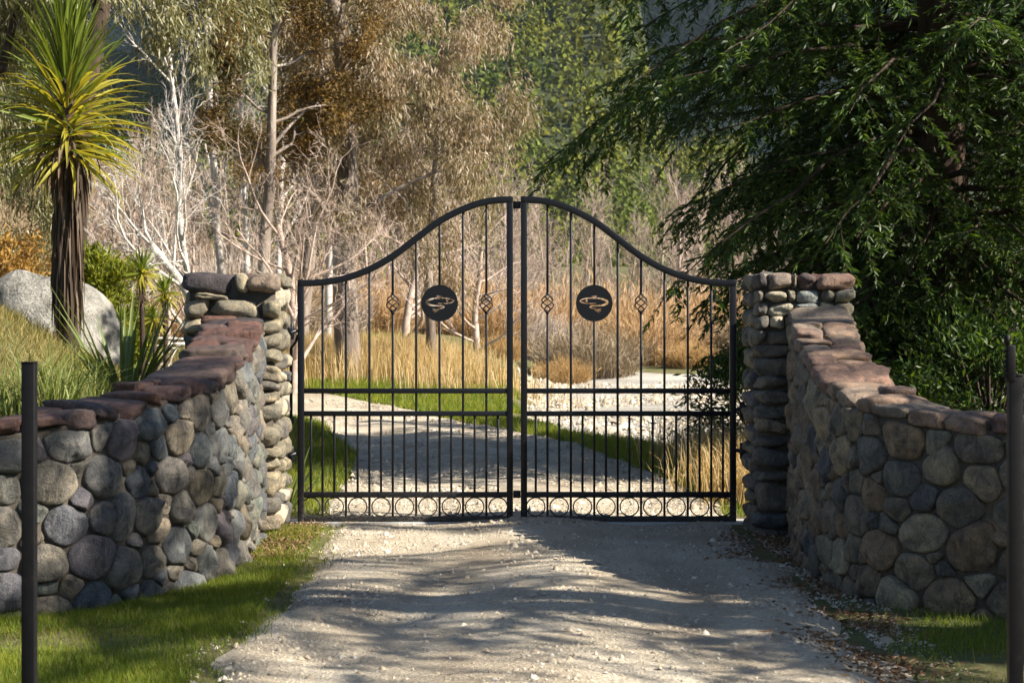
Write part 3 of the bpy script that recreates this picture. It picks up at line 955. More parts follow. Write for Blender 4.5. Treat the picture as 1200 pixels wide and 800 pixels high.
def stroke(pts, wid, n=6):
    pts = np.array(pts, float)
    # densify by Catmull-Rom
    P = [2 * pts[0] - pts[1]] + list(pts) + [2 * pts[-1] - pts[-2]]
    wd = list(wid); out = []; ws = []
    for k in range(1, len(P) - 2):
        for t in np.linspace(0, 1, n, endpoint=False):
            a, b, c, d = P[k - 1], P[k], P[k + 1], P[k + 2]
            out.append(0.5 * ((2 * b) + (-a + c) * t + (2 * a - 5 * b + 4 * c - d) * t * t + (-a + 3 * b - 3 * c + d) * t ** 3))
            ws.append(wd[k - 1] * (1 - t) + wd[k] * t)
    out.append(P[-2]); ws.append(wd[-1]); out = np.array(out); ws = np.array(ws)
    tn = unit(np.gradient(out, axis=0)); nn = np.stack([-tn[:, 1], tn[:, 0]], 1)
    return np.concatenate([out + nn * ws[:, None] / 2, (out - nn * ws[:, None] / 2)[::-1]])

def medallion_mesh():
    """disc with the leaping fish cut clean through it (head towards +x)"""
    R = 0.151
    sc = lambda pts: [((x - 412) / 248 * R, (415 - y) / 248 * R) for x, y in pts]
    k = R / 248
    loops = [[(R * math.cos(a), R * math.sin(a)) for a in np.linspace(0, 2 * math.pi, 64, endpoint=False)]]
    main = [(385, 417), (450, 420), (520, 417), (575, 405), (603, 388), (575, 364), (510, 350), (430, 345), (350, 350), (280, 366), (240, 392), (245, 420), (295, 442), (370, 450), (440, 452), (472, 464), (450, 480), (395, 488)]
    wid = [4, 10, 12, 14, 13, 14, 15, 16, 18, 24, 34, 32, 22, 16, 15, 16, 13, 4]
    loops.append(stroke(sc(main), [w * k * 1.05 for w in wid]))
    loops.append(np.array(sc([(372, 322), (385, 312), (412, 318), (448, 322), (450, 332), (410, 330), (388, 334)])))
    loops.append(np.array([(((515 - 412) / 248) * R + 15 * k * math.cos(a), ((415 - 384) / 248) * R + 11 * k * math.sin(a)) for a in np.linspace(0, 2 * math.pi, 12, endpoint=False)]))
    loops.append(stroke(sc([(316, 494), (350, 500), (390, 502), (412, 498)]), [4 * k, 14 * k, 12 * k, 3 * k]))
    loops.append(stroke(sc([(320, 520), (345, 514), (372, 514)]), [3 * k, 10 * k, 4 * k]))
    loops.append(stroke(sc([(348, 544), (362, 528), (402, 516)]), [8 * k, 12 * k, 3 * k]))
    cu = bpy.data.curves.new("medallion", 'CURVE'); cu.dimensions = '2D'; cu.fill_mode = 'BOTH'; cu.extrude = 0.004
    for lp in loops:
        sp = cu.splines.new('POLY'); sp.points.add(len(lp) - 1); sp.use_cyclic_u = True
        for q, p in enumerate(lp): sp.points[q].co = (p[0], p[1], 0, 1)
    ob = bpy.data.objects.new("tmp", cu); COL.objects.link(ob)
    dg = bpy.context.evaluated_depsgraph_get()
    me = bpy.data.meshes.new_from_object(ob.evaluated_get(dg))
    bpy.data.objects.remove(ob); bpy.data.curves.remove(cu)
    me.materials.clear()
    return me
MED = medallion_mesh()

def basket_mesh():
    g = Geo(); H = 0.152
    for k in range(4):
        t = np.linspace(0, 1, 15)
        r = 0.006 + 0.047 * np.sin(np.pi * t) ** 0.8
        a = k * math.pi / 2 + t * math.pi * 1.35
        g.tube(np.stack([r * np.cos(a), r * np.sin(a), (t - .5) * H], 1), 0.0055, 6, cap=True)
    for zz in (-H / 2, H / 2): g.box((0, 0, zz), (0.026, 0.026, 0.02))
    return g.mesh("basket", True)
BASKET = basket_mesh()

def ring_mesh():
    g = Geo(); a = np.linspace(0, 2 * math.pi, 28, endpoint=False)
    V = []; F = []
    for ri, yy in ((.081, -.008), (.081, .008), (.071, .008), (.071, -.008)):
        for q in a: V.append((ri * math.cos(q), yy, ri * math.sin(q)))
    for k in range(4):
        k2 = (k + 1) % 4
        for q in range(28): F.append((k * 28 + q, k * 28 + (q + 1) % 28, k2 * 28 + (q + 1) % 28, k2 * 28 + q))
    g.add(V, F); return g.mesh("ring", True)
RING = ring_mesh()

def gate_leaf(label, xh, sgn):
    """xh: x of the hinge edge; sgn +1 when the leaf runs to the right of it"""
    root = empty("gate_leaf", (xh, GY, 0)); tag(root, label, "gate", "pair of black driveway gate leaves")
    bk = M['black']
    def box(name, x, z0, z1, w, d=0.05):
        g = Geo(); g.box((sgn * x, 0, (z0 + z1) / 2), (w, d, z1 - z0)); return bevel(g.build(name, bk, root), 0.004, 2)
    def rail(name, z, h, d=0.040):
        g = Geo(); g.box((sgn * LW / 2, 0, z), (LW - 0.10, d, h)); return bevel(g.build(name, bk, root), 0.004, 2)
    box("hinge_stile", 0.026, 0.002, Z_SIDE + 0.004, 0.052)
    box("meeting_stile", LW - 0.026, 0.002, Z_PEAK - 0.004, 0.052)
    rail("bottom_rail", 0.030, 0.050, 0.046); rail("lower_rail", 0.232, 0.046)
    rail("mid_rail", 0.900, 0.042); rail("upper_rail", 1.087, 0.042)
    # curved top rail, a bent square tube
    uu = np.linspace(0, 1, 48); cx = sgn * LW * uu; cz = Z_SIDE - 0.026 + (Z_PEAK - Z_SIDE) * top_curve(uu)
    tn = unit(np.stack([np.gradient(cx), np.gradient(cz)], 1)); nn = np.stack([-tn[:, 1], tn[:, 0]], 1) * sgn
    V = []; F = []
    for k in range(48):
        for (a, dy) in ((.027, -.026), (.027, .026), (-.027, .026), (-.027, -.026)):
            V.append((cx[k] + nn[k, 0] * a, dy, cz[k] + nn[k, 1] * a))
    for k in range(47):
        for q in range(4): F.append((k * 4 + q, k * 4 + (q + 1) % 4, k * 4 + 4 + (q + 1) % 4, k * 4 + 4 + q))
    F.append((0, 3, 2, 1)); F.append((47 * 4, 47 * 4 + 1, 47 * 4 + 2, 47 * 4 + 3))
    g = Geo(); g.add(V, F); bevel(g.build("top_rail", bk, root), 0.004, 2)
    sp = (LW - 0.0) / 9.2; x0 = LW - 0.22 - 7 * sp
    for k in range(8):
        x = x0 + k * sp
        zt = Z_SIDE - 0.03 + (Z_PEAK - Z_SIDE) * float(top_curve(np.array([x / LW]))[0])
        g = Geo()
        if k in (3, 7):      # bars that carry a twisted basket
            g.box((sgn * x, 0, (0.03 + 1.732) / 2), (.019, .019, 1.702)); g.box((sgn * x, 0, (1.884 + zt) / 2), (.019, .019, zt - 1.884))
            ob = link("basket", BASKET, bk, root); ob.location = (sgn * x, 0, 1.808)
        elif k == 5:         # the bar behind the medallion is cut
            g.box((sgn * x, 0, (0.03 + 1.665) / 2), (.019, .019, 1.635)); g.box((sgn * x, 0, (1.955 + zt) / 2), (.019, .019, zt - 1.955))
            ob = link("medallion", MED, bk, root)
            ob.location = (sgn * x, -0.004, 1.81); ob.rotation_euler = (math.radians(90), 0, 0); ob.scale = (sgn, 1, 1)
        else:
            g.box((sgn * x, 0, (0.03 + zt) / 2), (.019, .019, zt - 0.03))
        bevel(g.build("bar", bk, root), 0.003, 1)
    for k in range(9):
        x = x0 + (k - 0.5) * sp
        g = Geo(); g.box((sgn * x, 0, 0.565), (.019, .019, 0.66)); bevel(g.build("picket", bk, root), 0.003, 1)
        ob = link("ring", RING, bk, root); ob.location = (sgn * x, 0, 0.132)
    # hinges: an eye bolt reaching back to the pillar
    for z in (1.585, 0.575) if sgn > 0 else (0.94, 0.60):
        g = Geo()
        g.tube([(-sgn * 0.005, 0.0, z), (-sgn * 0.10, -0.04, z - .03), (-sgn * 0.19, -0.18, z - .03)], 0.018, 8)
        g.tube([(-sgn * 0.052, -.012, z - .075), (-sgn * 0.052, -.012, z + .06)], 0.024, 10)
        g.box((-sgn * 0.105, -0.08, z - .04), (0.06, 0.11, 0.15)); g.box((-sgn * 0.075, -0.03, z + .005), (0.05, 0.06, 0.06))
        bevel(g.build("hinge", bk, root), 0.003, 1)
    return root
xl_h = (349 - 600) / F_PX * GY; xr_h = (862.5 - 600) / F_PX * GY
lg = gate_leaf("left leaf of the black wrought iron gate, its fish medallion facing right", xl_h, 1)
rg = gate_leaf("right leaf of the black wrought iron gate, its fish medallion facing left", xr_h, -1)
# stop block welded near the top of the left meeting stile, drop bolt on its hinge side
for zz in (2.62, 0.235):
    g = Geo(); g.box((LW + 0.032, 0.012, zz), (0.062, 0.03, 0.06)); bevel(g.build("stop_block", M['black'], lg), 0.003, 1)
g = Geo(); g.box((-0.062, 0.06, 1.13), (0.024, 0.024, 0.62)); g.box((-0.085, 0.04, 0.845), (0.10, 0.03, 0.055)); g.tube([(-0.062, 0.06, 1.44), (-0.02, 0.03, 1.49), (0.0, 0.01, 1.55)], 0.012, 8)
bevel(g.build("opener_arm", M['black'], lg), 0.003, 1)

# ------------------------------------------------------------------ two bare steel posts nearer the camera
Yp = 7.1
def steel_post(label, px, wpx, topy, latch):
    p = at(px, topy, Yp); zg = float(gz(p.x, Yp)) - 0.3
    root = empty("steel_post", (p.x, Yp, 0)); tag(root, label, "post", "bare steel posts")
    g = Geo(); g.box((0, 0, (p.z + zg) / 2), (wpx / F_PX * Yp, 0.05, p.z - zg))
    bevel(g.build("shaft", M['post'], root), 0.003, 2)
    g = Geo(); g.box((0, 0, p.z + 0.002), (wpx / F_PX * Yp + .004, 0.054, 0.006)); bevel(g.build("cap_plate", M['post'], root), 0.002, 1)
    if latch:
        g = Geo(); g.box((-0.026, -0.035, p.z + 0.045), (0.034, 0.03, 0.135)); h = bevel(g.build("latch_housing", M['post'], root), 0.006, 2)
        g = Geo(); g.tube([(-0.038, -0.035, p.z + 0.11), (-0.038, -0.035, p.z + 0.150)], [0.009, 0.013], 10); g.build("knob", M['post'], h, True)
        g = Geo()
        for k in range(6): g.box((-0.046, -0.035, p.z + 0.0 + k * 0.018), (0.008, 0.024, 0.009))
        g.build("ridge", M['post'], h)
    return root
steel_post("plain black steel post in front of the left cobble wall", 34.5, 15.5, 425, False)
steel_post("black steel post with a latch housing at its top, right edge", 1189.5, 16, 440, True)

# ------------------------------------------------------------------ boulder on the mound
bo = at(58, 380, 23.6)
def boulder():
    import bmesh
    bm = bmesh.new(); bmesh.ops.create_icosphere(bm, subdivisions=5, radius=1.0)
    for v in bm.verts:
        c = v.co.normalized()
        q = Vector((max(-0.86, min(0.92, c.x)), c.y, max(-1, min(0.90, c.z))))
        q += c * (0.12 * noise.noise(c * 1.4 + Vector((3, 1, 7))) + 0.06 * noise.noise(c * 3.7) + 0.03 * noise.noise(c * 8) + 0.015 * noise.noise(c * 19))
        cr = abs(noise.noise(c * 2.1 + Vector((9, 2, 1)))); q -= c * 0.035 * max(0, 1 - cr / 0.05)
        q.z -= 0.16 * q.x + 0.12 * max(0, -q.x - .4)
        v.co = Vector((q.x * 0.96, q.y * 0.75, q.z * 0.95))
    me = bpy.data.meshes.new("boulder"); bm.to_mesh(me); bm.free()
    for p in me.polygons: p.use_smooth = True
    return me
BM = boulder()
o = link("boulder", BM, M['boulder'], None, (bo.x, 23.6, 1.36)); tag(o, "big pale grey boulder behind the tall cabbage tree", "boulder")
b2 = at(22, 370, 24.6)
o = link("boulder", BM, None, None, (b2.x, 24.6, 1.55)); o.scale = (.9, .8, .62); o.rotation_euler = (0, 0, 2.2); tag(o, "low grey boulder at the left edge beside the big boulder", "boulder")

# ------------------------------------------------------------------ cabbage trees, flax, tufts
def strap_mesh(name, L, W, droop, n=6, fold=0.25):
    V = []; F = []
    p = np.zeros(3); a = 0.0
    for k in range(n + 1):
        u = k / n
        w = W * (0.55 + 0.9 * u if u < .4 else 0.91 * (1 - ((u - .4) / .6) ** 1.6) + 0.03)
        V += [(p[0] - 0, -w / 2, p[2] + w * fold), (p[0], 0, p[2]), (p[0], w / 2, p[2] + w * fold)]
        a = droop * (u ** 1.5)
        p = p + np.array((math.cos(a), 0, -math.sin(a))) * L / n
    for k in range(n):
        F += [(k * 3, k * 3 + 1, k * 3 + 4, k * 3 + 3), (k * 3 + 1, k * 3 + 2, k * 3 + 5, k * 3 + 4)]
    return mesh_poly(name, V, F, True)

def cabbage_tree(label, base, trunk_h, crown_r, rng, n_leaf=150, skirt=320, skirt_len=1.1, group=None, wm=1.0):
    root = empty("cabbage_tree", base); tag(root, label, "cabbage tree", group)
    k = crown_r
    g = Geo(); hh = np.linspace(-0.15, trunk_h, 9)
    g.tube(np.stack([0.02 * np.sin(hh * 2), 0.015 * np.cos(hh * 3), hh], 1), np.interp(hh, [0, trunk_h], [.13 * k, .09 * k]), 10)
    g.build("trunk", M['bark_dark'], root, True)
    fresh = [strap_mesh("leaf", k * L, 0.046 * k * wm, dr) for L, dr in ((1.05, .25), (1.0, .5), (.95, .8), (1.02, .12))]
    old = [strap_mesh("leaf", k * L, 0.052 * k * wm, dr) for L, dr in ((1.05, .9), (1.0, 1.3), (1.05, .55))]
    for me in fresh: me.materials.append(M['cabbage'])
    for me in old: me.materials.append(M['cabbage_old'])
    for q in range(n_leaf):
        u = (q + rng.uniform()) / n_leaf                       # 0 top .. 1 bottom
        el = math.radians(88 - (112 if wm == 1 else 135) * u ** (1.25 if wm == 1 else .8) + rng.normal() * 7)
        az = q * 2.39996 + rng.normal() * 0.2
        me = fresh[rng.integers(4)] if u < 0.45 or rng.uniform() < 0.25 else old[rng.integers(3)]
        ob = link("leaf", me, None, root)
        ob.rotation_euler = Matrix.Rotation(az, 4, 'Z').to_3x3().to_4x4() @ Matrix.Rotation(-el, 4, 'Y') @ Matrix.Rotation(rng.normal() * .4, 4, 'X') and (0, 0, 0)
        R = Matrix.Rotation(az, 4, 'Z') @ Matrix.Rotation(-el, 4, 'Y') @ Matrix.Rotation(rng.normal() * .5, 4, 'X')
        ob.rotation_euler = R.to_euler()
        s = rng.uniform(.85, 1.12) * (1.0 if u < .7 else .92); ob.scale = (s, 1, 1)
        ob.location = (0.04 * k * math.cos(az), 0.04 * k * math.sin(az), trunk_h + 0.12 * k - (1.15 if wm == 1 else .35) * k * u)
    if skirt:
        g = Geo()
        for q in range(skirt):
            z0 = trunk_h - 0.72 * k - rng.uniform(0, 1) ** 1.0 * skirt_len * 0.78
            az = rng.uniform(0, 2 * math.pi); L = rng.uniform(.45, .95) * k; out = rng.uniform(.06, .34) * k * (1.0 if z0 > trunk_h - 1.1 * k else .30)
            t = np.linspace(0, 1, 5); r = .10 * k + out * (1 - (1 - t) ** 2); z = z0 + 0.06 * t - L * t ** 1.4
            wob = rng.normal() * .10
            a = az + wob * t; w = 0.028 * k * np.array((.6, 1, 1, .8, .1))
            P = np.stack([r * np.cos(a), r * np.sin(a), np.maximum(z, 0.02)], 1); S = np.stack([-np.sin(a), np.cos(a), 0 * a], 1)
            tw = rng.normal() * .8
            S = S * math.cos(tw) + np.stack([np.cos(a), np.sin(a), 0 * a], 1) * math.sin(tw)
            V = np.concatenate([P - S * w[:, None] / 2, P + S * w[:, None] / 2])
            g.add(V, [(i, i + 1, i + 6, i + 5) for i in range(4)])
        tag(g.build("dead_leaf_skirt", M['cabbage_dead'], root), kind="stuff")
    return root
rng = np.random.default_rng(77)
b = at(79, 428, 20.0)
cabbage_tree("tall cabbage tree with spiky green crown and hanging dead leaves on the mound", (b.x, 20.0, float(gz(b.x, 20.0)) - .05), 2.92, 0.90, rng, 330, 420, 2.0)
small = [(166, 318, 400, 29.5, .34, "cabbage tree with yellowish crown on a bare stem behind the flax"),
         (193, 343, 392, 31, .31, "small cabbage tree standing nearest the left pillar top"),
         (180, 374, 402, 30, .26, "low cabbage tree below and between two taller ones"),
         (142, 376, 402, 28, .22, "shortest cabbage tree half hidden by the boulder")]
for px, cy_, by, Y, r, lab in small:
    p = at(px, by, Y); zg = float(gz(p.x, Y)); top = at(px, cy_, Y).z
    cabbage_tree(lab, (p.x, Y, zg), max(0.6, top - zg), r * 1.1, rng, 64, 30, .4, "small cabbage trees beyond the mound", 2.2)

def flax(label, loc, n, L, spread, rng, w=0.05):
    root = empty("flax_plant", loc); tag(root, label, "flax")
    ms = [strap_mesh("blade", L * f, w, dr, 7) for f, dr in ((1, .25), (.85, .6), (1.1, .1), (.7, .9))]
    for me in ms: me.materials.append(M['flax'])
    for q in range(n):
        az = q * 2.4 + rng.normal() * .3; el = math.radians(rng.uniform(90 - spread, 84))
        ob = link("blade", ms[rng.integers(4)], None, root)
        ob.rotation_euler = (Matrix.Rotation(az, 4, 'Z') @ Matrix.Rotation(-el, 4, 'Y')).to_euler()
        s = rng.uniform(.7, 1.1); ob.scale = (s, 1, 1); ob.location = (.05 * math.cos(az), .05 * math.sin(az), 0)
fx = at(146, 455, 15.6)
flax("dark green flax with stiff upright blades behind the left wall", (fx.x, 15.6, float(gz(fx.x, 15.6)) + .05), 46, 1.12, 48, rng, .045)
fx = at(336, 560, 17.2)
flax("small flax clump beside the hinge of the left gate leaf", (fx.x, 17.2, -.02), 22, 0.62, 60, rng, .03)

def tussock(label, loc, n, h, rng, mat='tuft', lean=.55):
    P = np.array(loc)[None] + np.stack([rng.normal(size=n) * .10, rng.normal(size=n) * .10, np.zeros(n)], 1)
    V, F = blades(P - np.array(loc)[None], h * rng.uniform(.5, 1.15, n), 0.014, np.clip(rng.normal(lean, .25, n), .05, 1.1), rng)
    o = link("grass_tussock", mesh_poly("grass_tussock", V, F), M[mat], None, loc)
    tag(o, label, "grass tussock", "tussocks behind the left wall", "thing")
for px, Y, h, lab in ((12, 14.8, .62, "long leafed green tussock behind the left wall at the left edge"),
                      (52, 14.6, .72, "bright green tussock behind the left wall, right of the plain post"),
                      (82, 15.0, .66, "green tussock below the trunk of the tall cabbage tree"),
                      (112, 15.2, .50, "small green tussock left of the flax behind the wall")):
    p = at(px, 470, Y); tussock(lab, (p.x, Y, float(gz(p.x, Y)) - .03), 130, h, rng)

# ------------------------------------------------------------------ grass, gravel and litter near the gate
def scatter(n, x0, x1, y0, y1, rng): return rng.uniform(x0, x1, n), rng.uniform(y0, y1, n)
WL = Path([(-1.98, 15.12), (-1.90, 14.1), (-1.945, 12.85), (-2.24, 12.05), (-2.55, 11.5), (-2.95, 11.2), (-3.6, 10.98), (-4.4, 10.9)], 1).p
WR = Path([(2.20, 15.12), (2.06, 13.7), (2.06, 12.55), (2.19, 11.85), (2.46, 11.47), (2.85, 11.2), (3.5, 11.0), (4.3, 10.9)], -1).p
def n2(X, Y, s, o): return np.array([noise.noise(Vector((x * s, y * s, o))) for x, y in zip(X, Y)])
# lawn left
X, Y = scatter(300000, -4.4, -1.0, 6.5, 15.6, rng)
wx = np.interp(Y, WL[::-1, 1], WL[::-1, 0])
k = (X > wx + 0.03)
d_edge = X - (xl_(Y))
keep = rng.uniform(size=len(X)) < np.where(d_edge < -0.15, 1.0, np.clip((0.22 - d_edge) / 0.37, 0, 1) ** 1.8)
k &= keep & ~((Y > 14.2) & (rng.uniform(size=len(X)) < .6))
X, Y = X[k], Y[k]; nn = n2(X, Y, .9, 1.0); k = rng.uniform(size=len(X)) < np.clip(.75 + nn * 1.3, .12, 1); X, Y, nn = X[k], Y[k], nn[k]
P = np.stack([X, Y, np.where(X > xl_(Y), drive_z(X, Y), gz(X, Y)) - .005], 1)
V, F = blades(P, rng.uniform(.03, .075, len(P)) * (1 + .5 * nn), rng.uniform(.004, .008, len(P)), rng.uniform(.1, .9, len(P)), rng, True)
tag(link("lawn_grass", mesh_poly("lawn_grass", V, F), M['lawn']), "short green lawn between the left wall and the drive", "grass", kind="stuff")
# grass right, at the foot of the right wall
X, Y = scatter(70000, 1.6, 4.2, 6.5, 12.2, rng)
wx = np.interp(Y, WR[::-1, 1], WR[::-1, 0])
k = (X < wx - 0.03) & (rng.uniform(size=len(X)) < sstep((X - (2.0 + .12 * np.sin(Y * 2.3))) / .5)) & ~((Y > 11.0) & (X < 2.1))
X, Y = X[k], Y[k]; nn = n2(X, Y, 1.4, 6.0); k = rng.uniform(size=len(X)) < np.clip(.55 + nn * 1.6, .05, 1); X, Y = X[k], Y[k]
P = np.stack([X, Y, gz(X, Y) - .005], 1)
V, F = blades(P, rng.uniform(.03, .08, len(P)), rng.uniform(.004, .008, len(P)), rng.uniform(.1, .9, len(P)), rng, True)
tag(link("verge_grass", mesh_poly("verge_grass", V, F), M['lawn']), "patch of grass at the foot of the right wall", "grass", kind="stuff")
# grass beyond the gate: left lawn and the strip along the bend
X, Y = scatter(190000, -6.0, 3.0, 16.4, 48, rng)
xr, xl = xr_(Y), xl_(Y)
strip = (X > xr - .12) & (X < np.maximum(xr, np.where(Y > 31, -.9, -3.5)) + .85 + .25 * np.sin(Y)) 
leftl = (X < xl + .1) & (X > xl - 2.6)
k = strip | leftl; X, Y = X[k], Y[k]
P = np.stack([X, Y, gz(X, Y) - .005], 1)
sc = np.interp(Y, [16, 48], [1, 2.4])
V, F = blades(P, rng.uniform(.05, .11, len(P)) * sc, rng.uniform(.007, .013, len(P)) * sc, rng.uniform(.1, .9, len(P)), rng, True)
tag(link("roadside_grass", mesh_poly("roadside_grass", V, F), M['lawn']), "green grass along both edges of the drive beyond the gate", "grass", kind="stuff")
# far meadow strip, left of the drive
X, Y = scatter(40000, -22, 0, 40, 80, rng)
k = ((X < xl_(Y) + .1) | (X > xr_(Y) - .1)) & (X > -.31 * Y) & (X < -.06 * Y + 0.3); X, Y = X[k], Y[k]
P = np.stack([X, Y, gz(X, Y) - .01], 1)
V, F = blades(P, rng.uniform(.10, .25, len(P)), rng.uniform(.02, .04, len(P)), rng.uniform(.1, .9, len(P)), rng, True)
tag(link("meadow_grass", mesh_poly("meadow_grass", V, F), M['lawn']), "green grass under the trees beyond the bend", "grass", kind="stuff")
# mound grass
X, Y = scatter(70000, -7.2, -2.45, 11.5, 26, rng)
k = (gz(X, Y) > .10); X, Y = X[k], Y[k]
P = np.stack([X, Y, gz(X, Y) - .01], 1)
V, F = blades(P, rng.uniform(.06, .19, len(P)), rng.uniform(.008, .015, len(P)), rng.uniform(.2, 1.0, len(P)), rng, True)
tag(link("mound_grass", mesh_poly("mound_grass", V, F), M['mound_grass']), "rough yellowing grass on the mound under the cabbage tree", "grass", kind="stuff")
# dry grass by the river
def dry(name, label, n, cx, cy, sx, sy, h, mat='dry_grass', w=.012, lean=.35):
    X = cx + rng.normal(size=n) * sx; Y = cy + rng.normal(size=n) * sy
    P = np.stack([X, Y, gz(X, Y) - .02], 1)
    V, F = blades(P, h * rng.uniform(.45, 1.1, n), w, np.abs(rng.normal(lean, .2, n)), rng)
    tag(link(name, mesh_poly(name, V, F), M[mat]), label, "grass", kind="stuff")
dry("dry_grass", "pale dry grass between the drive and the river bed behind the gate", 4200, 2.75, 21.5, .42, 1.9, .62)
dry("dry_grass", "golden dry grass at the right edge of the river bed near the right pillar", 2600, 2.45, 18.6, .30, .7, .55)
dry("tall_golden_grass", "tall golden grass standing behind the bend of the drive", 16000, -4.2, 49, 1.7, 2.4, 1.05, 'dry_grass', .018, .22)
dry("tall_golden_grass", "tall golden grass at the near edge of the river bed in mid gate", 3500, -1.7, 47, .6, 2.4, .8, 'dry_grass', .018, .25)
# gravel chips
def chips(name, label, X, Y, size, zf):
    n = len(X); oc = np.array([(1,0,-.3),(-1,0,-.3),(0,1,-.3),(0,-1,-.3),(.25,.1,1),(-.3,-.1,.9)], float)
    V = oc[None] * (1 + rng.normal(size=(n, 6, 1)) * .25) * np.stack([rng.uniform(.7, 1.5, n), rng.uniform(.7, 1.5, n), rng.uniform(.45, .9, n)], 1)[:, None]
    th = rng.uniform(0, 6.28, n); cs, sn = np.cos(th)[:, None], np.sin(th)[:, None]
    V = np.stack([V[..., 0] * cs - V[..., 1] * sn, V[..., 0] * sn + V[..., 1] * cs, V[..., 2] + .3 * V[..., 0]], -1) * size[:, None, None]
    V = V + np.stack([X, Y, zf(X, Y) + size * .02], 1)[:, None]
    f = np.array([(0,2,4),(2,5,4),(2,1,5),(1,3,5),(3,4,5),(3,0,4)])
    F = (f[None] + (np.arange(n) * 6)[:, None, None]).reshape(-1, 3)
    tag(link(name, mesh_poly(name, V.reshape(-1, 3), F), M['gravel']), label, "gravel", kind="stuff")
X, Y = scatter(165000, -1.9, 2.5, 6.6, 16.2, rng)
u = (X - xl_(Y)) / (xr_(Y) - xl_(Y))
den = .16 + .75 * np.exp(-((u - 1.0) / .13) ** 2) + .42 * np.exp(-((u - .12) / .09) ** 2) + .22 * np.exp(-((u - .5) / .1) ** 2) + .35 * np.exp(-((Y - 15.6) / .35) ** 2)
nn = n2(X, Y, 1.7, 12.0); den = den * np.clip(.55 + 1.6 * nn, .1, 1.4) * np.where((u < -.08) | (u > 1.10), 0, 1)
k = rng.uniform(size=len(X)) < den * .55; X, Y = X[k], Y[k]
size = np.exp(rng.normal(math.log(.0066), .5, len(X))); size = np.clip(size, .003, .036)
chips("loose_gravel", "loose pale gravel chips lying on the drive", X, Y, size, lambda X, Y: np.where((X > xl_(Y)) & (X < xr_(Y)), drive_z(X, Y), gz(X, Y)))
Y = 16.3 + 24 * rng.uniform(size=16000) ** 1.6; X = xl_(Y) + (xr_(Y) - xl_(Y)) * rng.uniform(-.03, 1.03, 16000)
k = n2(X, Y, .8, 31) + .9 * np.abs((X - xl_(Y)) / (xr_(Y) - xl_(Y)) - .5) > .12; X, Y = X[k], Y[k]
chips("loose_gravel", "loose gravel chips on the drive beyond the gate", X, Y, np.exp(rng.normal(math.log(.013), .45, len(X))), drive_z)
X, Y = scatter(9000, -1.2, 9, 20, 70, rng); k = (X > np.maximum(xr_(Y), -1.2) + 1.4) & (X < np.where(Y < 29, 4, 6 + (Y - 29) * .8)); X, Y = X[k], Y[k]
chips("river_cobbles", "loose cobbles strewn over the river bed", X, Y, np.exp(rng.normal(math.log(.04), .5, len(X))), lambda X, Y: gz(X, Y) + .04)
# fallen leaves and twigs at the right
X, Y = scatter(60000, 1.2, 3.4, 6.6, 15.4, rng)
wx = np.interp(Y, WR[::-1, 1], WR[::-1, 0])
k = (X < wx) & (rng.uniform(size=len(X)) < .5 * np.exp(-((X - (1.95 + .1 * np.sin(Y * 1.7))) / .28) ** 2) * np.clip(.6 + 1.8 * n2(X, Y, 1.5, 20), .05, 1.2)); X, Y = X[k], Y[k]
n = len(X)
A = np.stack([rng.normal(size=n), rng.normal(size=n), np.abs(rng.normal(size=n)) * .25], 1)
V, F = leaf_quads(np.stack([X, Y, np.where(X < xr_(Y), drive_z(X, Y), gz(X, Y)) + .008], 1), A, rng.uniform(.02, .07, n), rng.uniform(.006, .018, n), rng)
tag(link("leaf_litter", mesh_poly("leaf_litter", V, F), M['litter']), "brown fallen leaves along the foot of the right wall", "leaf litter", kind="stuff")
X, Y = scatter(5000, -2.1, -1.5, 13.6, 15.9, rng); k = X < -1.45 - .25 * rng.uniform(size=len(X)); X, Y = X[k], Y[k]; n = len(X)
A = np.stack([rng.normal(size=n), rng.normal(size=n), np.abs(rng.normal(size=n)) * .25], 1)
V, F = leaf_quads(np.stack([X, Y, gz(X, Y) + .008], 1), A, rng.uniform(.02, .06, n), rng.uniform(.006, .015, n), rng)
tag(link("leaf_litter", mesh_poly("leaf_litter", V, F), M['litter']), "brown fallen leaves at the foot of the left pillar", "leaf litter", kind="stuff")

# driftwood on the river bed
for (px, py, Y, L, lab) in ((664, 497, 34.0, 1.05, "thin driftwood log lying on the river bed near the gate"), (815, 447, 62.0, 2.2, "pale driftwood log far out on the river bed")):
    p = at(px, py, Y); g = Geo(); t = np.linspace(-.5, .5, 7)
    g.tube(np.stack([t * L, .05 * np.sin(t * 5), .03 * np.cos(t * 7)], 1), np.interp(t, [-.5, .5], [.05, .03]), 7)
    g.tube([(L * .1, 0, 0), (L * .2, .1, .12)], [.025, .012], 6)
    o = g.build("driftwood", M['driftwood'], None, True, (p.x, Y, float(gz(p.x, Y)) + .07)); tag(o, lab, "driftwood")

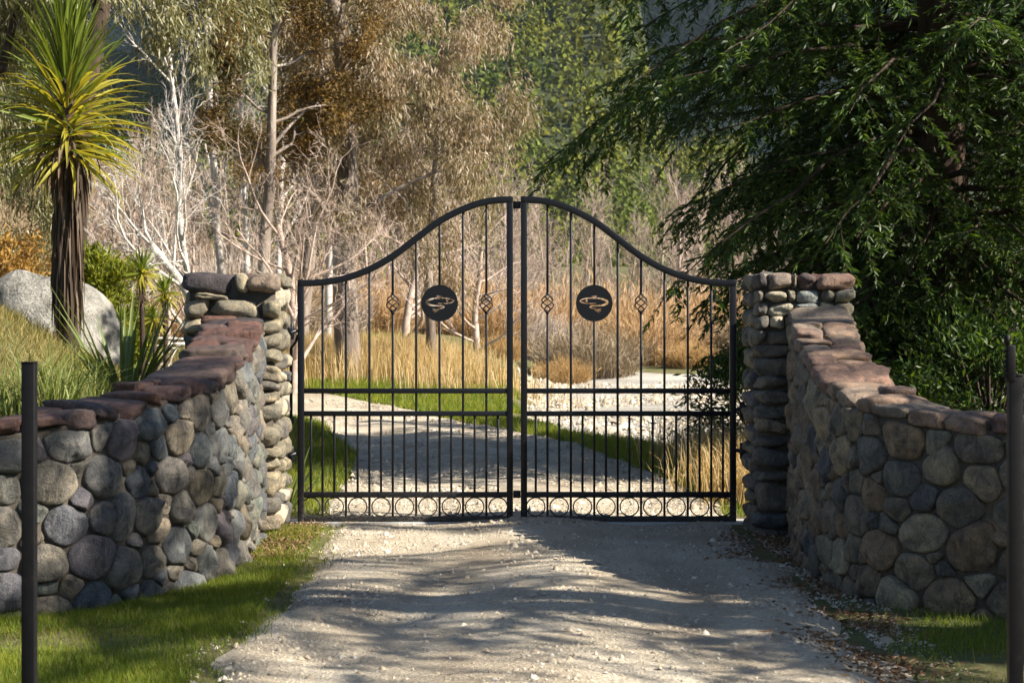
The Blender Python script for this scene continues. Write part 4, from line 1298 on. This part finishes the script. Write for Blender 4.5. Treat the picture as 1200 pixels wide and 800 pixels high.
# ------------------------------------------------------------------ the big dark conifer and its neighbours
def conifer_meshes(seed, H, R, z0, nlimb, px=(0, .2, .35, .5, .65, .8, 1), py=(.30, .48, .60, .76, .95, .80, .12)):
    prof = lambda q: float(np.interp(q, px, py))
    rng = np.random.default_rng(seed)
    wood = Geo(); hh = np.linspace(-.3, H, 14)
    trunk = Geo(); trunk.tube(np.stack([.12 * np.sin(hh * .7), .1 * np.cos(hh * .6), hh], 1), np.interp(hh, [0, H], [.42, .04]), 12)
    SP, SA, SL = [], [], []
    for q in range(nlimb):
        u = (q + rng.uniform()) / nlimb
        z = z0 + (H - z0) * u ** 1.15
        r = R * prof(z / H) * rng.uniform(.72, 1.08)
        az = q * 2.39996 + rng.normal() * .25
        n = 9; t = np.linspace(0, 1, n)
        up = rng.uniform(.0, .30)
        pts = np.stack([np.cos(az + .12 * np.sin(t * 3)) * r * t, np.sin(az + .12 * np.sin(t * 3)) * r * t, z + r * (up * t - (.30 + .2 * rng.uniform()) * t ** 2)], 1)
        pts += np.cumsum(rng.normal(size=(n, 3)) * .055, 0)
        wood.tube(pts, np.interp(t, [0, 1], [.022 + .035 * (1 - u), .005]), 5, cap=False)
        ns = int(8 + r * 8.5)
        for k in range(ns):
            f = .16 + .84 * (k + rng.uniform()) / ns
            i0 = min(int(f * (n - 1)), n - 2); p = pts[i0] + (pts[i0 + 1] - pts[i0]) * (f * (n - 1) - i0)
            dd = unit(pts[i0 + 1] - pts[i0]); sd = unit(np.cross(dd, (0, 0, 1.0))) * (1 if k % 2 else -1)
            sl = rng.uniform(.35, .85) * (1.15 - .45 * f) * min(1.0, r / 2.2)
            d = unit(dd * rng.uniform(.35, .9) + sd * rng.uniform(.5, 1.0) + np.array((0, 0, rng.uniform(-.55, .15))))
            m = 5; tt = np.linspace(0, 1, m)
            sp = p[None] + d[None] * (sl * tt)[:, None]; sp[:, 2] -= sl * .38 * tt ** 2
            if k % 5 == 0: wood.tube(sp, np.interp(tt, [0, 1], [.009, .003]), 3, cap=False)
            nsh = int(22 + sl * 52)
            ft = rng.uniform(.05, 1.0, nsh); ii = np.minimum((ft * (m - 1)).astype(int), m - 2)
            q0 = sp[ii] + (sp[ii + 1] - sp[ii]) * (ft * (m - 1) - ii)[:, None]
            pl = unit(np.cross(d, (0, 0, 1.0)))
            a = d[None] * rng.uniform(.5, 1.1, (nsh, 1)) + pl[None] * rng.choice([-1, 1], (nsh, 1)) * rng.uniform(.35, 1.0, (nsh, 1)) + rng.normal(size=(nsh, 3)) * .28
            a[:, 2] -= rng.uniform(.0, .45, nsh)
            SP.append(q0); SA.append(a); SL.append(rng.uniform(.05, .13, nsh))
    P = np.concatenate(SP); A = np.concatenate(SA); L = np.concatenate(SL); n = len(P)
    V1, F1 = leaf_quads(P, A, L, L * .21, rng, .10)
    # needles standing off each shoot make its outline feathery
    sub = rng.uniform(size=n) < .06
    a2 = unit(A[sub]) + rng.normal(size=(sub.sum(), 3)) * .55
    V2, F2 = leaf_quads(P[sub] + unit(A[sub]) * (L[sub] * rng.uniform(.2, .7, sub.sum()))[:, None], a2, L[sub] * .55, L[sub] * .09, rng, .15)
    V, F = cat_quads([(V1, F1), (V2, F2)])
    tm = trunk.mesh("trunk", True); tm.materials.append(M['bark_dark'])
    wm = wood.mesh("limbs", True); wm.materials.append(M['bark_dark'])
    lm = mesh_poly("foliage", V, F); lm.materials.append(M['conifer'])
    return tm, wm, lm
def conifer(label, meshes, loc, rz, sc=1.0, group=None):
    root = empty("conifer_tree", loc, rz); root.scale = (sc, sc, sc); tag(root, label, "conifer", group)
    link("trunk", meshes[0], None, root); link("limbs", meshes[1], None, root); tag(link("foliage", meshes[2], None, root), kind="stuff")
    return root
CA = conifer_meshes(101, 9.0, 4.9, .5, 180)
CB = conifer_meshes(202, 9.5, 3.9, .6, 105)
CC = conifer_meshes(303, 11.5, 3.7, 2.0, 36, (0, .3, .7, 1), (.5, 1, .92, .25))
conifer("great dark green conifer with drooping feathery branches behind the right wall", CA, (4.75, 21.8, -.1), 0.4)
conifer("second dark conifer filling the right edge behind the right wall", CB, (8.6, 24.2, 0), 1.9, 1.05)
conifer("lower dark conifer whose tips show between the great one and the gate", CB, (4.5, 25.2, -.2), .7, .78)
conifer("dark conifer standing farther back behind the great one", CB, (9.5, 29.0, 0), 4.0, .95)
for k, (x, y, rz, sc) in enumerate([(8.0, 8.9, 2.7, .92), (10.8, 7.6, 5.2, 1.14), (8.8, 1.4, .9, .85), (14.5, 11.0, 3.3, 1.05)]):
    conifer("open branched conifer out of frame to the right, " + ("opposite the right wall", "between the wall and the road", "nearest the road", "behind the others")[k], CC, (x, y, 0), rz, sc, "shade trees beside the drive")

# ------------------------------------------------------------------ broadleaf and bare trees on the left
def leafy_tree(name, label, base, H, r0, cfg, seed, bark, leafmat, per, L, W, hang, spread, lean=(0, 0, 1), group=None, hi=99):
    rng = np.random.default_rng(seed); out, tips = [], []
    grow(random.Random(seed), (0, 0, -.2), lean, H, r0, 0, cfg, out, tips)
    root = empty(name, base); tag(root, label, "tree", group)
    branch_geo(out, 0, 0).build("trunk", M[bark], root, True)
    branch_geo(out, 1, 2 if leafmat else hi).build("limbs", M[bark], root, True)
    if leafmat:
        V, F = tip_leaves(rng, tips, per, L, W, hang, spread)
        tag(link("foliage", mesh_poly("foliage", V, F), M[leafmat], root), kind="stuff")
    return root
gum = dict(seg=[12, 7, 5, 4], wander=[.05, .16, .22, .25], trop=[.05, -.02, -.16, -.35], taper=[.35, .25, .3, .3], kids=[17, 6, 6], u0=[.22, .25, .2], ang=[58, 50, 45], rr=[.30, .5, .5], lr=[.26, .5, .55], cone=.35, rmin=.006)
e = at(409, 452, 45.0)
leafy_tree("gum_tree", "tall gum tree with pale trunk and weeping pinkish brown leaves behind the left gate leaf", (e.x, 45.0, float(gz(e.x, 45))), 13.5, .32, dict(gum, bias=(.28, -.12, 0)), 301, 'bark_gum', 'gum_leaf', 78, .20, .027, 1.1, .16, (.02, 0, 1))
e = at(505, 455, 47.0)
leafy_tree("gum_tree", "smaller weeping gum with rusty leaves right of the tall gum", (e.x, 48.0, float(gz(e.x, 48))), 8.6, .14, dict(gum, u0=[.3, .25, .2], kids=[13, 5, 5]), 317, 'bark_gum', 'gum_leaf', 70, .19, .026, 1.1, .16, (.03, 0, 1))
e = at(70, 420, 34.0)
leafy_tree("gum_tree", "olive green weeping gum filling the upper left corner", (at(96, 0, 36).x, 36.0, .6), 12.5, .26, dict(gum, kids=[18, 6, 6], u0=[.50, .25, .2], lr=[.24, .5, .55], bias=(.0, -.05, .2), rr=[.2, .5, .5]), 333, 'bark_dark', 'gum_leaf_olive', 85, .20, .034, 1.1, .16)
leafy_tree("gum_tree", "olive green gum at the far left edge", (at(-60, 0, 38).x, 38.0, .6), 11.0, .14, dict(gum, kids=[15, 6, 6], u0=[.12, .25, .2], rr=[.2, .5, .5]), 339, 'bark_dark', 'gum_leaf_olive', 75, .20, .034, 1.1, .16)
wat = dict(seg=[12, 6, 5, 3], wander=[.06, .2, .3, .3], trop=[.05, .05, .03, .0], taper=[.3, .3, .3, .4], kids=[16, 6, 5], u0=[.30, .35, .3], ang=[60, 50, 50], rr=[.4, .5, .5], lr=[.21, .42, .5], cone=.3, rmin=.008)
e = at(300, 430, 43.0)
leafy_tree("wattle_tree", "dark brown olive wattle with tufted foliage left of the tall gum", (e.x, 43.0, float(gz(e.x, 43))), 11.0, .17, dict(wat, u0=[.42, .35, .3]), 351, 'bark_gum', 'wattle', 125, .115, .030, .1, .16)
e = at(350, 430, 53.0)
leafy_tree("wattle_tree", "brown wattle with golden tufts behind the tall gum", (e.x, 53.0, float(gz(e.x, 53))), 12.5, .22, wat, 357, 'bark_gum', 'wattle', 80, .12, .030, .1, .16)

bare = dict(seg=[7, 7, 6, 5, 3], wander=[.12, .16, .22, .25, .3], trop=[.02, .05, .06, .03, 0], taper=[.5, .3, .3, .3, .4], kids=[10, 6, 5, 4], u0=[.15, .25, .2, .2], ang=[62, 45, 45, 45], rr=[.45, .5, .55, .6], lr=[.72, .5, .5, .5], cone=.3, rmin=.006)
e = at(300, 425, 33.0)
leafy_tree("bare_willow", "bare willow with white branches reaching left above the left pillar", (e.x, 33.0, float(gz(e.x, 33))), 3.7, .13, dict(bare, bias=(-.55, -.1, .10), rr=[.42, .5, .55, .6]), 401, 'bark_pale', None, 0, 0, 0, 0, 0, (-.25, 0, 1))
e = at(345, 425, 41.0)
leafy_tree("bare_willow", "bare grey twiggy willow between the left pillar and the tall gum", (e.x, 41.0, float(gz(e.x, 41))), 3.9, .13, dict(bare, kids=[12, 7, 5, 3]), 411, 'bark_lilac', None, 0, 0, 0, 0, 0)
e = at(235, 415, 52.0)
leafy_tree("bare_poplar", "slender bare white poplar rising above the left pillar", (e.x, 52.0, float(gz(e.x, 52))), 11.0, .10, dict(bare, kids=[16, 5, 4], seg=[10, 6, 5, 4], ang=[28, 32, 35], trop=[.02, .12, .1, .05], lr=[.30, .45, .45], u0=[.2, .2, .2]), 421, 'bark_white', None, 0, 0, 0, 0, 0, (.03, 0, 1))
e = at(470, 440, 58.0)
leafy_tree("bare_willow", "bare grey willow behind the golden grass inside the left gate leaf", (e.x, 58.0, float(gz(e.x, 58))), 4.6, .14, dict(bare, kids=[12, 7, 5, 3]), 431, 'bark_lilac', None, 0, 0, 0, 0, 0)
e = at(560, 440, 66.0)
leafy_tree("bare_willow", "sprawling bare willow behind the meeting stiles of the gate", (e.x, 66.0, .3), 4.4, .14, dict(bare, kids=[12, 7, 5, 3]), 437, 'bark_lilac', None, 0, 0, 0, 0, 0)

pop = dict(bare, kids=[15, 5, 4], seg=[10, 6, 5, 4], ang=[26, 32, 35], trop=[.02, .12, .1, .05], lr=[.26, .45, .45], u0=[.25, .2, .2], wander=[.035, .16, .22, .25])
for q, (px, Y, r, lab) in enumerate(((262, 49, .12, "tall straight pale trunk rising behind the left pillar"), (291, 56, .10, "slim pale trunk right of the tall straight one behind the left pillar"), (384, 60, .13, "pale upright trunk close behind the tall gum tree"), (322, 62, .10, "thin whitish trunk between the wattles"))):
    e = at(px, 430, Y)
    leafy_tree("bare_poplar", lab, (e.x, Y, float(gz(e.x, Y))), 12.5, r, pop, 441 + q, 'bark_white', None, 0, 0, 0, 0, 0, (.02 * (q - 1), 0, 1))

# bushes with many leaves
def bush(name, label, loc, rx, rz, nclump, per, L, W, mat, rng, cat="bush", hang=.1):
    root = empty(name, loc); tag(root, label, cat)
    v = unit(rng.normal(size=(nclump, 3))) * rng.uniform(.35, 1, (nclump, 1)) ** .5
    c = v * np.array((rx, rx, rz)); c[:, 2] += rz * .95
    g = Geo()
    for q in range(0, nclump, max(1, nclump // 40)):
        g.tube([(0, 0, 0), c[q] * np.array((.35, .35, .5)), c[q]], [.04, .02, .006], 4, cap=False)
    g.build("stems", M['bark_dark'], root)
    P = np.repeat(c, per, 0) + rng.normal(size=(nclump * per, 3)) * rx * .11
    A = np.repeat(v, per, 0) * .8 + rng.normal(size=P.shape) * .6 + np.array((0, 0, .3 - hang))
    V, F = leaf_quads(P, A, L * rng.uniform(.6, 1.2, len(P)), W * rng.uniform(.7, 1.2, len(P)), rng)
    V[:, 2] = np.maximum(V[:, 2], 0)
    tag(link("foliage", mesh_poly("foliage", V, F), M[mat], root), kind="stuff")
rng = np.random.default_rng(909)
p = at(118, 330, 31); bush("conifer_shrub", "bright yellow green conifer shrub behind the big boulder", (p.x, 31, float(gz(p.x, 31))), .75, 1.45, 190, 90, .14, .035, 'yellow_green', rng)
p = at(126, 345, 34); bush("conifer_shrub", "darker green shrub right of the yellow green one", (p.x, 34, float(gz(p.x, 34))), .5, 1.15, 110, 80, .14, .035, 'yellow_green', rng)
p = at(12, 250, 33); bush("autumn_shrub", "rusty orange leafed shrub at the left edge", (p.x, 33, float(gz(p.x, 33)) + .3), 1.0, 1.5, 120, 80, .13, .04, 'golden_leaf', rng)
p = at(20, 330, 29); bush("autumn_shrub", "pale tan twiggy shrub above the low boulder", (p.x, 30, float(gz(p.x, 30))), .9, 1.0, 130, 70, .20, .012, 'scrub_tan', rng)
for px, Y, rx, rz, lab in ((900, 24.5, 1.1, 1.0, "dark evergreen shrub under the great conifer next to the right pillar"), (1040, 21.5, 1.1, 1.0, "dark evergreen shrub under the great conifer mid right"), (1160, 19.5, 1.0, .9, "dark evergreen shrub under the conifers at the right edge")):
    p = at(px, 450, Y); bush("evergreen_shrub", lab, (p.x, Y, float(gz(p.x, Y))), rx, rz, 110, 70, .12, .03, 'conifer', rng)

# scrub of thin upright stems
def scrub_mesh(seed, n, W, H, w, lean):
    rng = np.random.default_rng(seed)
    r = rng.uniform(0, 1, n) ** .6; a = rng.uniform(0, 6.283, n)
    P = np.stack([r * W * .5 * np.cos(a), r * W * .5 * np.sin(a), np.zeros(n)], 1)
    V, F = blades(P, H * rng.uniform(.35, 1.05, n) * (1.05 - .35 * r), w, np.clip(r * lean + rng.normal(size=n) * .15, 0, 1.2), rng, dirs=a + rng.normal(size=n) * .6)
    # twigs off the stems
    m = n * 3; idx = rng.integers(0, n, m); f = rng.uniform(.3, .95, m)
    Vb = V.reshape(n, 6, 3); q = Vb[idx, 0] + (Vb[idx, 4] - Vb[idx, 0]) * f[:, None]
    A = unit(Vb[idx, 4] - Vb[idx, 0]) + rng.normal(size=(m, 3)) * .55
    V2, F2 = leaf_quads(q, A, H * .2 * rng.uniform(.5, 1.2, m), w * .8, rng)
    VV = np.concatenate([V, V2]); FF = np.concatenate([F, F2 + len(V)])
    return mesh_poly("scrub_bush", VV, FF)
SC = {}
for mk, sd in (('scrub_tan', 1), ('scrub_grey', 2), ('scrub_orange', 3), ('scrub_lilac', 4)):
    for v in range(2):
        me = scrub_mesh(500 + sd * 10 + v, 1500, 3.6, 2.9, .035, .55); me.materials.append(M[mk]); SC[mk, v] = me
def scrub(mk, px, Y, sc, label, zoff=0.0, group="leafless scrub on the far river bank"):
    X = (px - 600) / F_PX * Y
    o = link("scrub_bush", SC[mk, int(rng.integers(2))], None, None, (X, Y, float(gz(X, Y)) - .1 + zoff)); o.scale = (sc, sc, sc * rng.uniform(.9, 1.1)); o.rotation_euler = (0, 0, rng.uniform(0, 6.28))
    tag(o, label, "bush", group)
scrub('scrub_grey', 690, 76, .95, "big grey brown rounded bush on the far bank inside the right gate leaf")
scrub('scrub_orange', 660, 72, .48, "low orange bush at the foot of the grey brown one")
scrub('scrub_orange', 585, 70, .42, "low orange bush between the meeting stiles on the far bank")
scrub('scrub_orange', 805, 80, .55, "low orange bush on the far bank near the great conifer")
scrub('scrub_tan', 760, 84, 1.05, "tan bush right of the big grey brown one")
for k, (px, Y, sc, mk) in enumerate([(560, 82, .9, 'scrub_tan'), (615, 86, 1.0, 'scrub_lilac'), (650, 92, 1.25, 'scrub_tan'), (720, 94, 1.35, 'scrub_tan'), (790, 92, 1.3, 'scrub_tan'), (850, 90, 1.2, 'scrub_tan'),
                        (900, 88, 1.2, 'scrub_grey'), (500, 84, .9, 'scrub_lilac'), (440, 80, .9, 'scrub_tan'), (380, 78, .9, 'scrub_lilac'), (680, 102, 1.75, 'scrub_orange'), (625, 104, 1.7, 'scrub_lilac'), (750, 104, 1.7, 'scrub_tan'), (830, 104, 1.6, 'scrub_tan'), (560, 102, 1.5, 'scrub_lilac'), (600, 96, 1.3, 'scrub_tan'), (700, 98, 1.5, 'scrub_lilac'), (530, 92, 1.2, 'scrub_tan'), (470, 96, 1.3, 'scrub_lilac'), (410, 95, 1.3, 'scrub_tan')]):
    scrub(mk, px, Y, sc, "pale leafless scrub in the thicket across the river")
for px, Y, sc, mk in ((215, 66, .8, 'scrub_tan'), (250, 70, .9, 'scrub_lilac'), (300, 68, 1.0, 'scrub_grey'), (160, 72, .9, 'scrub_lilac'), (110, 66, .9, 'scrub_tan'), (40, 60, 1.1, 'scrub_tan'), (-20, 56, 1.1, 'scrub_tan'), (340, 74, 1.0, 'scrub_tan'), (200, 84, 1.4, 'scrub_lilac'), (270, 86, 1.5, 'scrub_lilac'), (130, 86, 1.4, 'scrub_tan'), (60, 84, 1.4, 'scrub_lilac')):
    scrub(mk, px, Y, sc, "pale leafless scrub among the trees beyond the left pillar", 0, "leafless scrub left of the gum trees")

# distant bare woodland: upright leafless trees
far = dict(seg=[6, 5, 4, 3], wander=[.04, .12, .16, .2], trop=[.02, .16, .12, .1], taper=[.3, .3, .3, .5], kids=[20, 6, 4], u0=[.12, .2, .2], ang=[36, 34, 35], rr=[.5, .6, .7], lr=[.32, .45, .5], cone=.35, rmin=.014)
bare_trees = []
for sd, bk in ((601, 'bark_lilac'), (602, 'bark_brown'), (603, 'bark_lilac')):
    bare_trees.append(leafy_tree("bare_tree", "leafless upright tree in the lilac grey wood across the river", (0, 112, 0), 9.0, .13, far, sd, bk, None, 0, 0, 0, 0, 0, (0, 0, 1), "leafless trees in the far wood"))
spots = [(px, rng.uniform(108, 128)) for px in np.arange(565, 905, 13)] + [(px, rng.uniform(90, 112)) for px in np.arange(90, 560, 15)]
for k, (px, Y) in enumerate(spots):
    X = (px + rng.uniform(-5, 5) - 600) / F_PX * Y
    loc = (X, Y, float(gz(X, Y)) - .2 + (0 if px > 560 else .4)); s = rng.uniform(.75, 1.15)
    if k < 3:
        r = bare_trees[k]; r.location = loc; r.scale = (s, s, s); r.rotation_euler = (0, 0, rng.uniform(0, 6))
    else: r = dup(bare_trees[k % 3], loc, rng.uniform(0, 6.28), s)
    if px < 560: r["label"] = "leafless tree in the pinkish wood beyond the left pillar and gum trees"; r["group"] = "leafless trees left of the gate"
# pale slim trunks beyond the drive at the left
for k, px in enumerate((150, 163, 174, 197, 206, 222)):
    Y = 60 + (k * 3.7) % 9; X = (px - 600) / F_PX * Y
    r = dup(bare_trees[(k) % 3], (X, Y, float(gz(X, Y))), k * 1.3, .62); r["label"] = "slim leafless tree behind the small cabbage trees"; r["group"] = "slim trees behind the cabbage trees"

# pine forest on the hill
rng = np.random.default_rng(1234)
n = 6800
Yp_ = rng.uniform(470, 900, n); Xp = rng.uniform(-.30, .12, n) * Yp_
Zp = hz(Xp, Yp_)
Hh = rng.uniform(9, 19, n)
nb = 18
t = rng.uniform(0.05, 1, (n, nb)) ** .8; a = rng.uniform(0, 6.283, (n, nb))
rad = (1 - t) * Hh[:, None] * .19 + .35
base = np.stack([Xp[:, None] + 0 * t, Yp_[:, None] + 0 * t, Zp[:, None] + t * Hh[:, None]], -1)
dirs = np.stack([np.cos(a), np.sin(a), rng.uniform(-1.3, -.5, (n, nb))], -1)
V, F = leaf_quads(base.reshape(-1, 3), dirs.reshape(-1, 3), (rad * rng.uniform(1.0, 1.6, (n, nb))).ravel(), (rad * .95).ravel(), rng)
tag(link("pine_forest", mesh_poly("pine_forest", V, F), M['pine']), "pine forest covering the far hillside", "forest", kind="stuff")

X = rng.uniform(-95, -2, 90000); Y = rng.uniform(94, 200, 90000); k = np.abs(X / Y + .2) < .16; X, Y = X[k], Y[k]
P = np.stack([X, Y, spur(X[None], Y[None])[0] - .1], 1)
V, F = blades(P, rng.uniform(.5, 1.7, len(P)), rng.uniform(.10, .25, len(P)), rng.uniform(.2, 1.0, len(P)), rng, True)
tag(link("bracken", mesh_poly("bracken", V, F), M['scrub_bracken']), "brown bracken and dead fern covering the near spur", "bracken", kind="stuff")

# air between here and the far hills
g = Geo(); g.box((0, 500, 150), (2600, 1300, 420)); hz_o = g.build("haze", None)
hm = bpy.data.materials.new("haze"); hm.use_nodes = True; nt = hm.node_tree; nt.nodes.clear()
out = nt.nodes.new("ShaderNodeOutputMaterial"); pv = nt.nodes.new("ShaderNodeVolumePrincipled")
pv.inputs["Color"].default_value = (.62, .78, 1.0, 1); pv.inputs["Density"].default_value = 0.00003; pv.inputs["Anisotropy"].default_value = 0.0
nt.links.new(pv.outputs[0], out.inputs["Volume"]); hz_o.data.materials.append(hm)
tag(hz_o, "thin blue haze lying over the valley", "haze", kind="stuff")
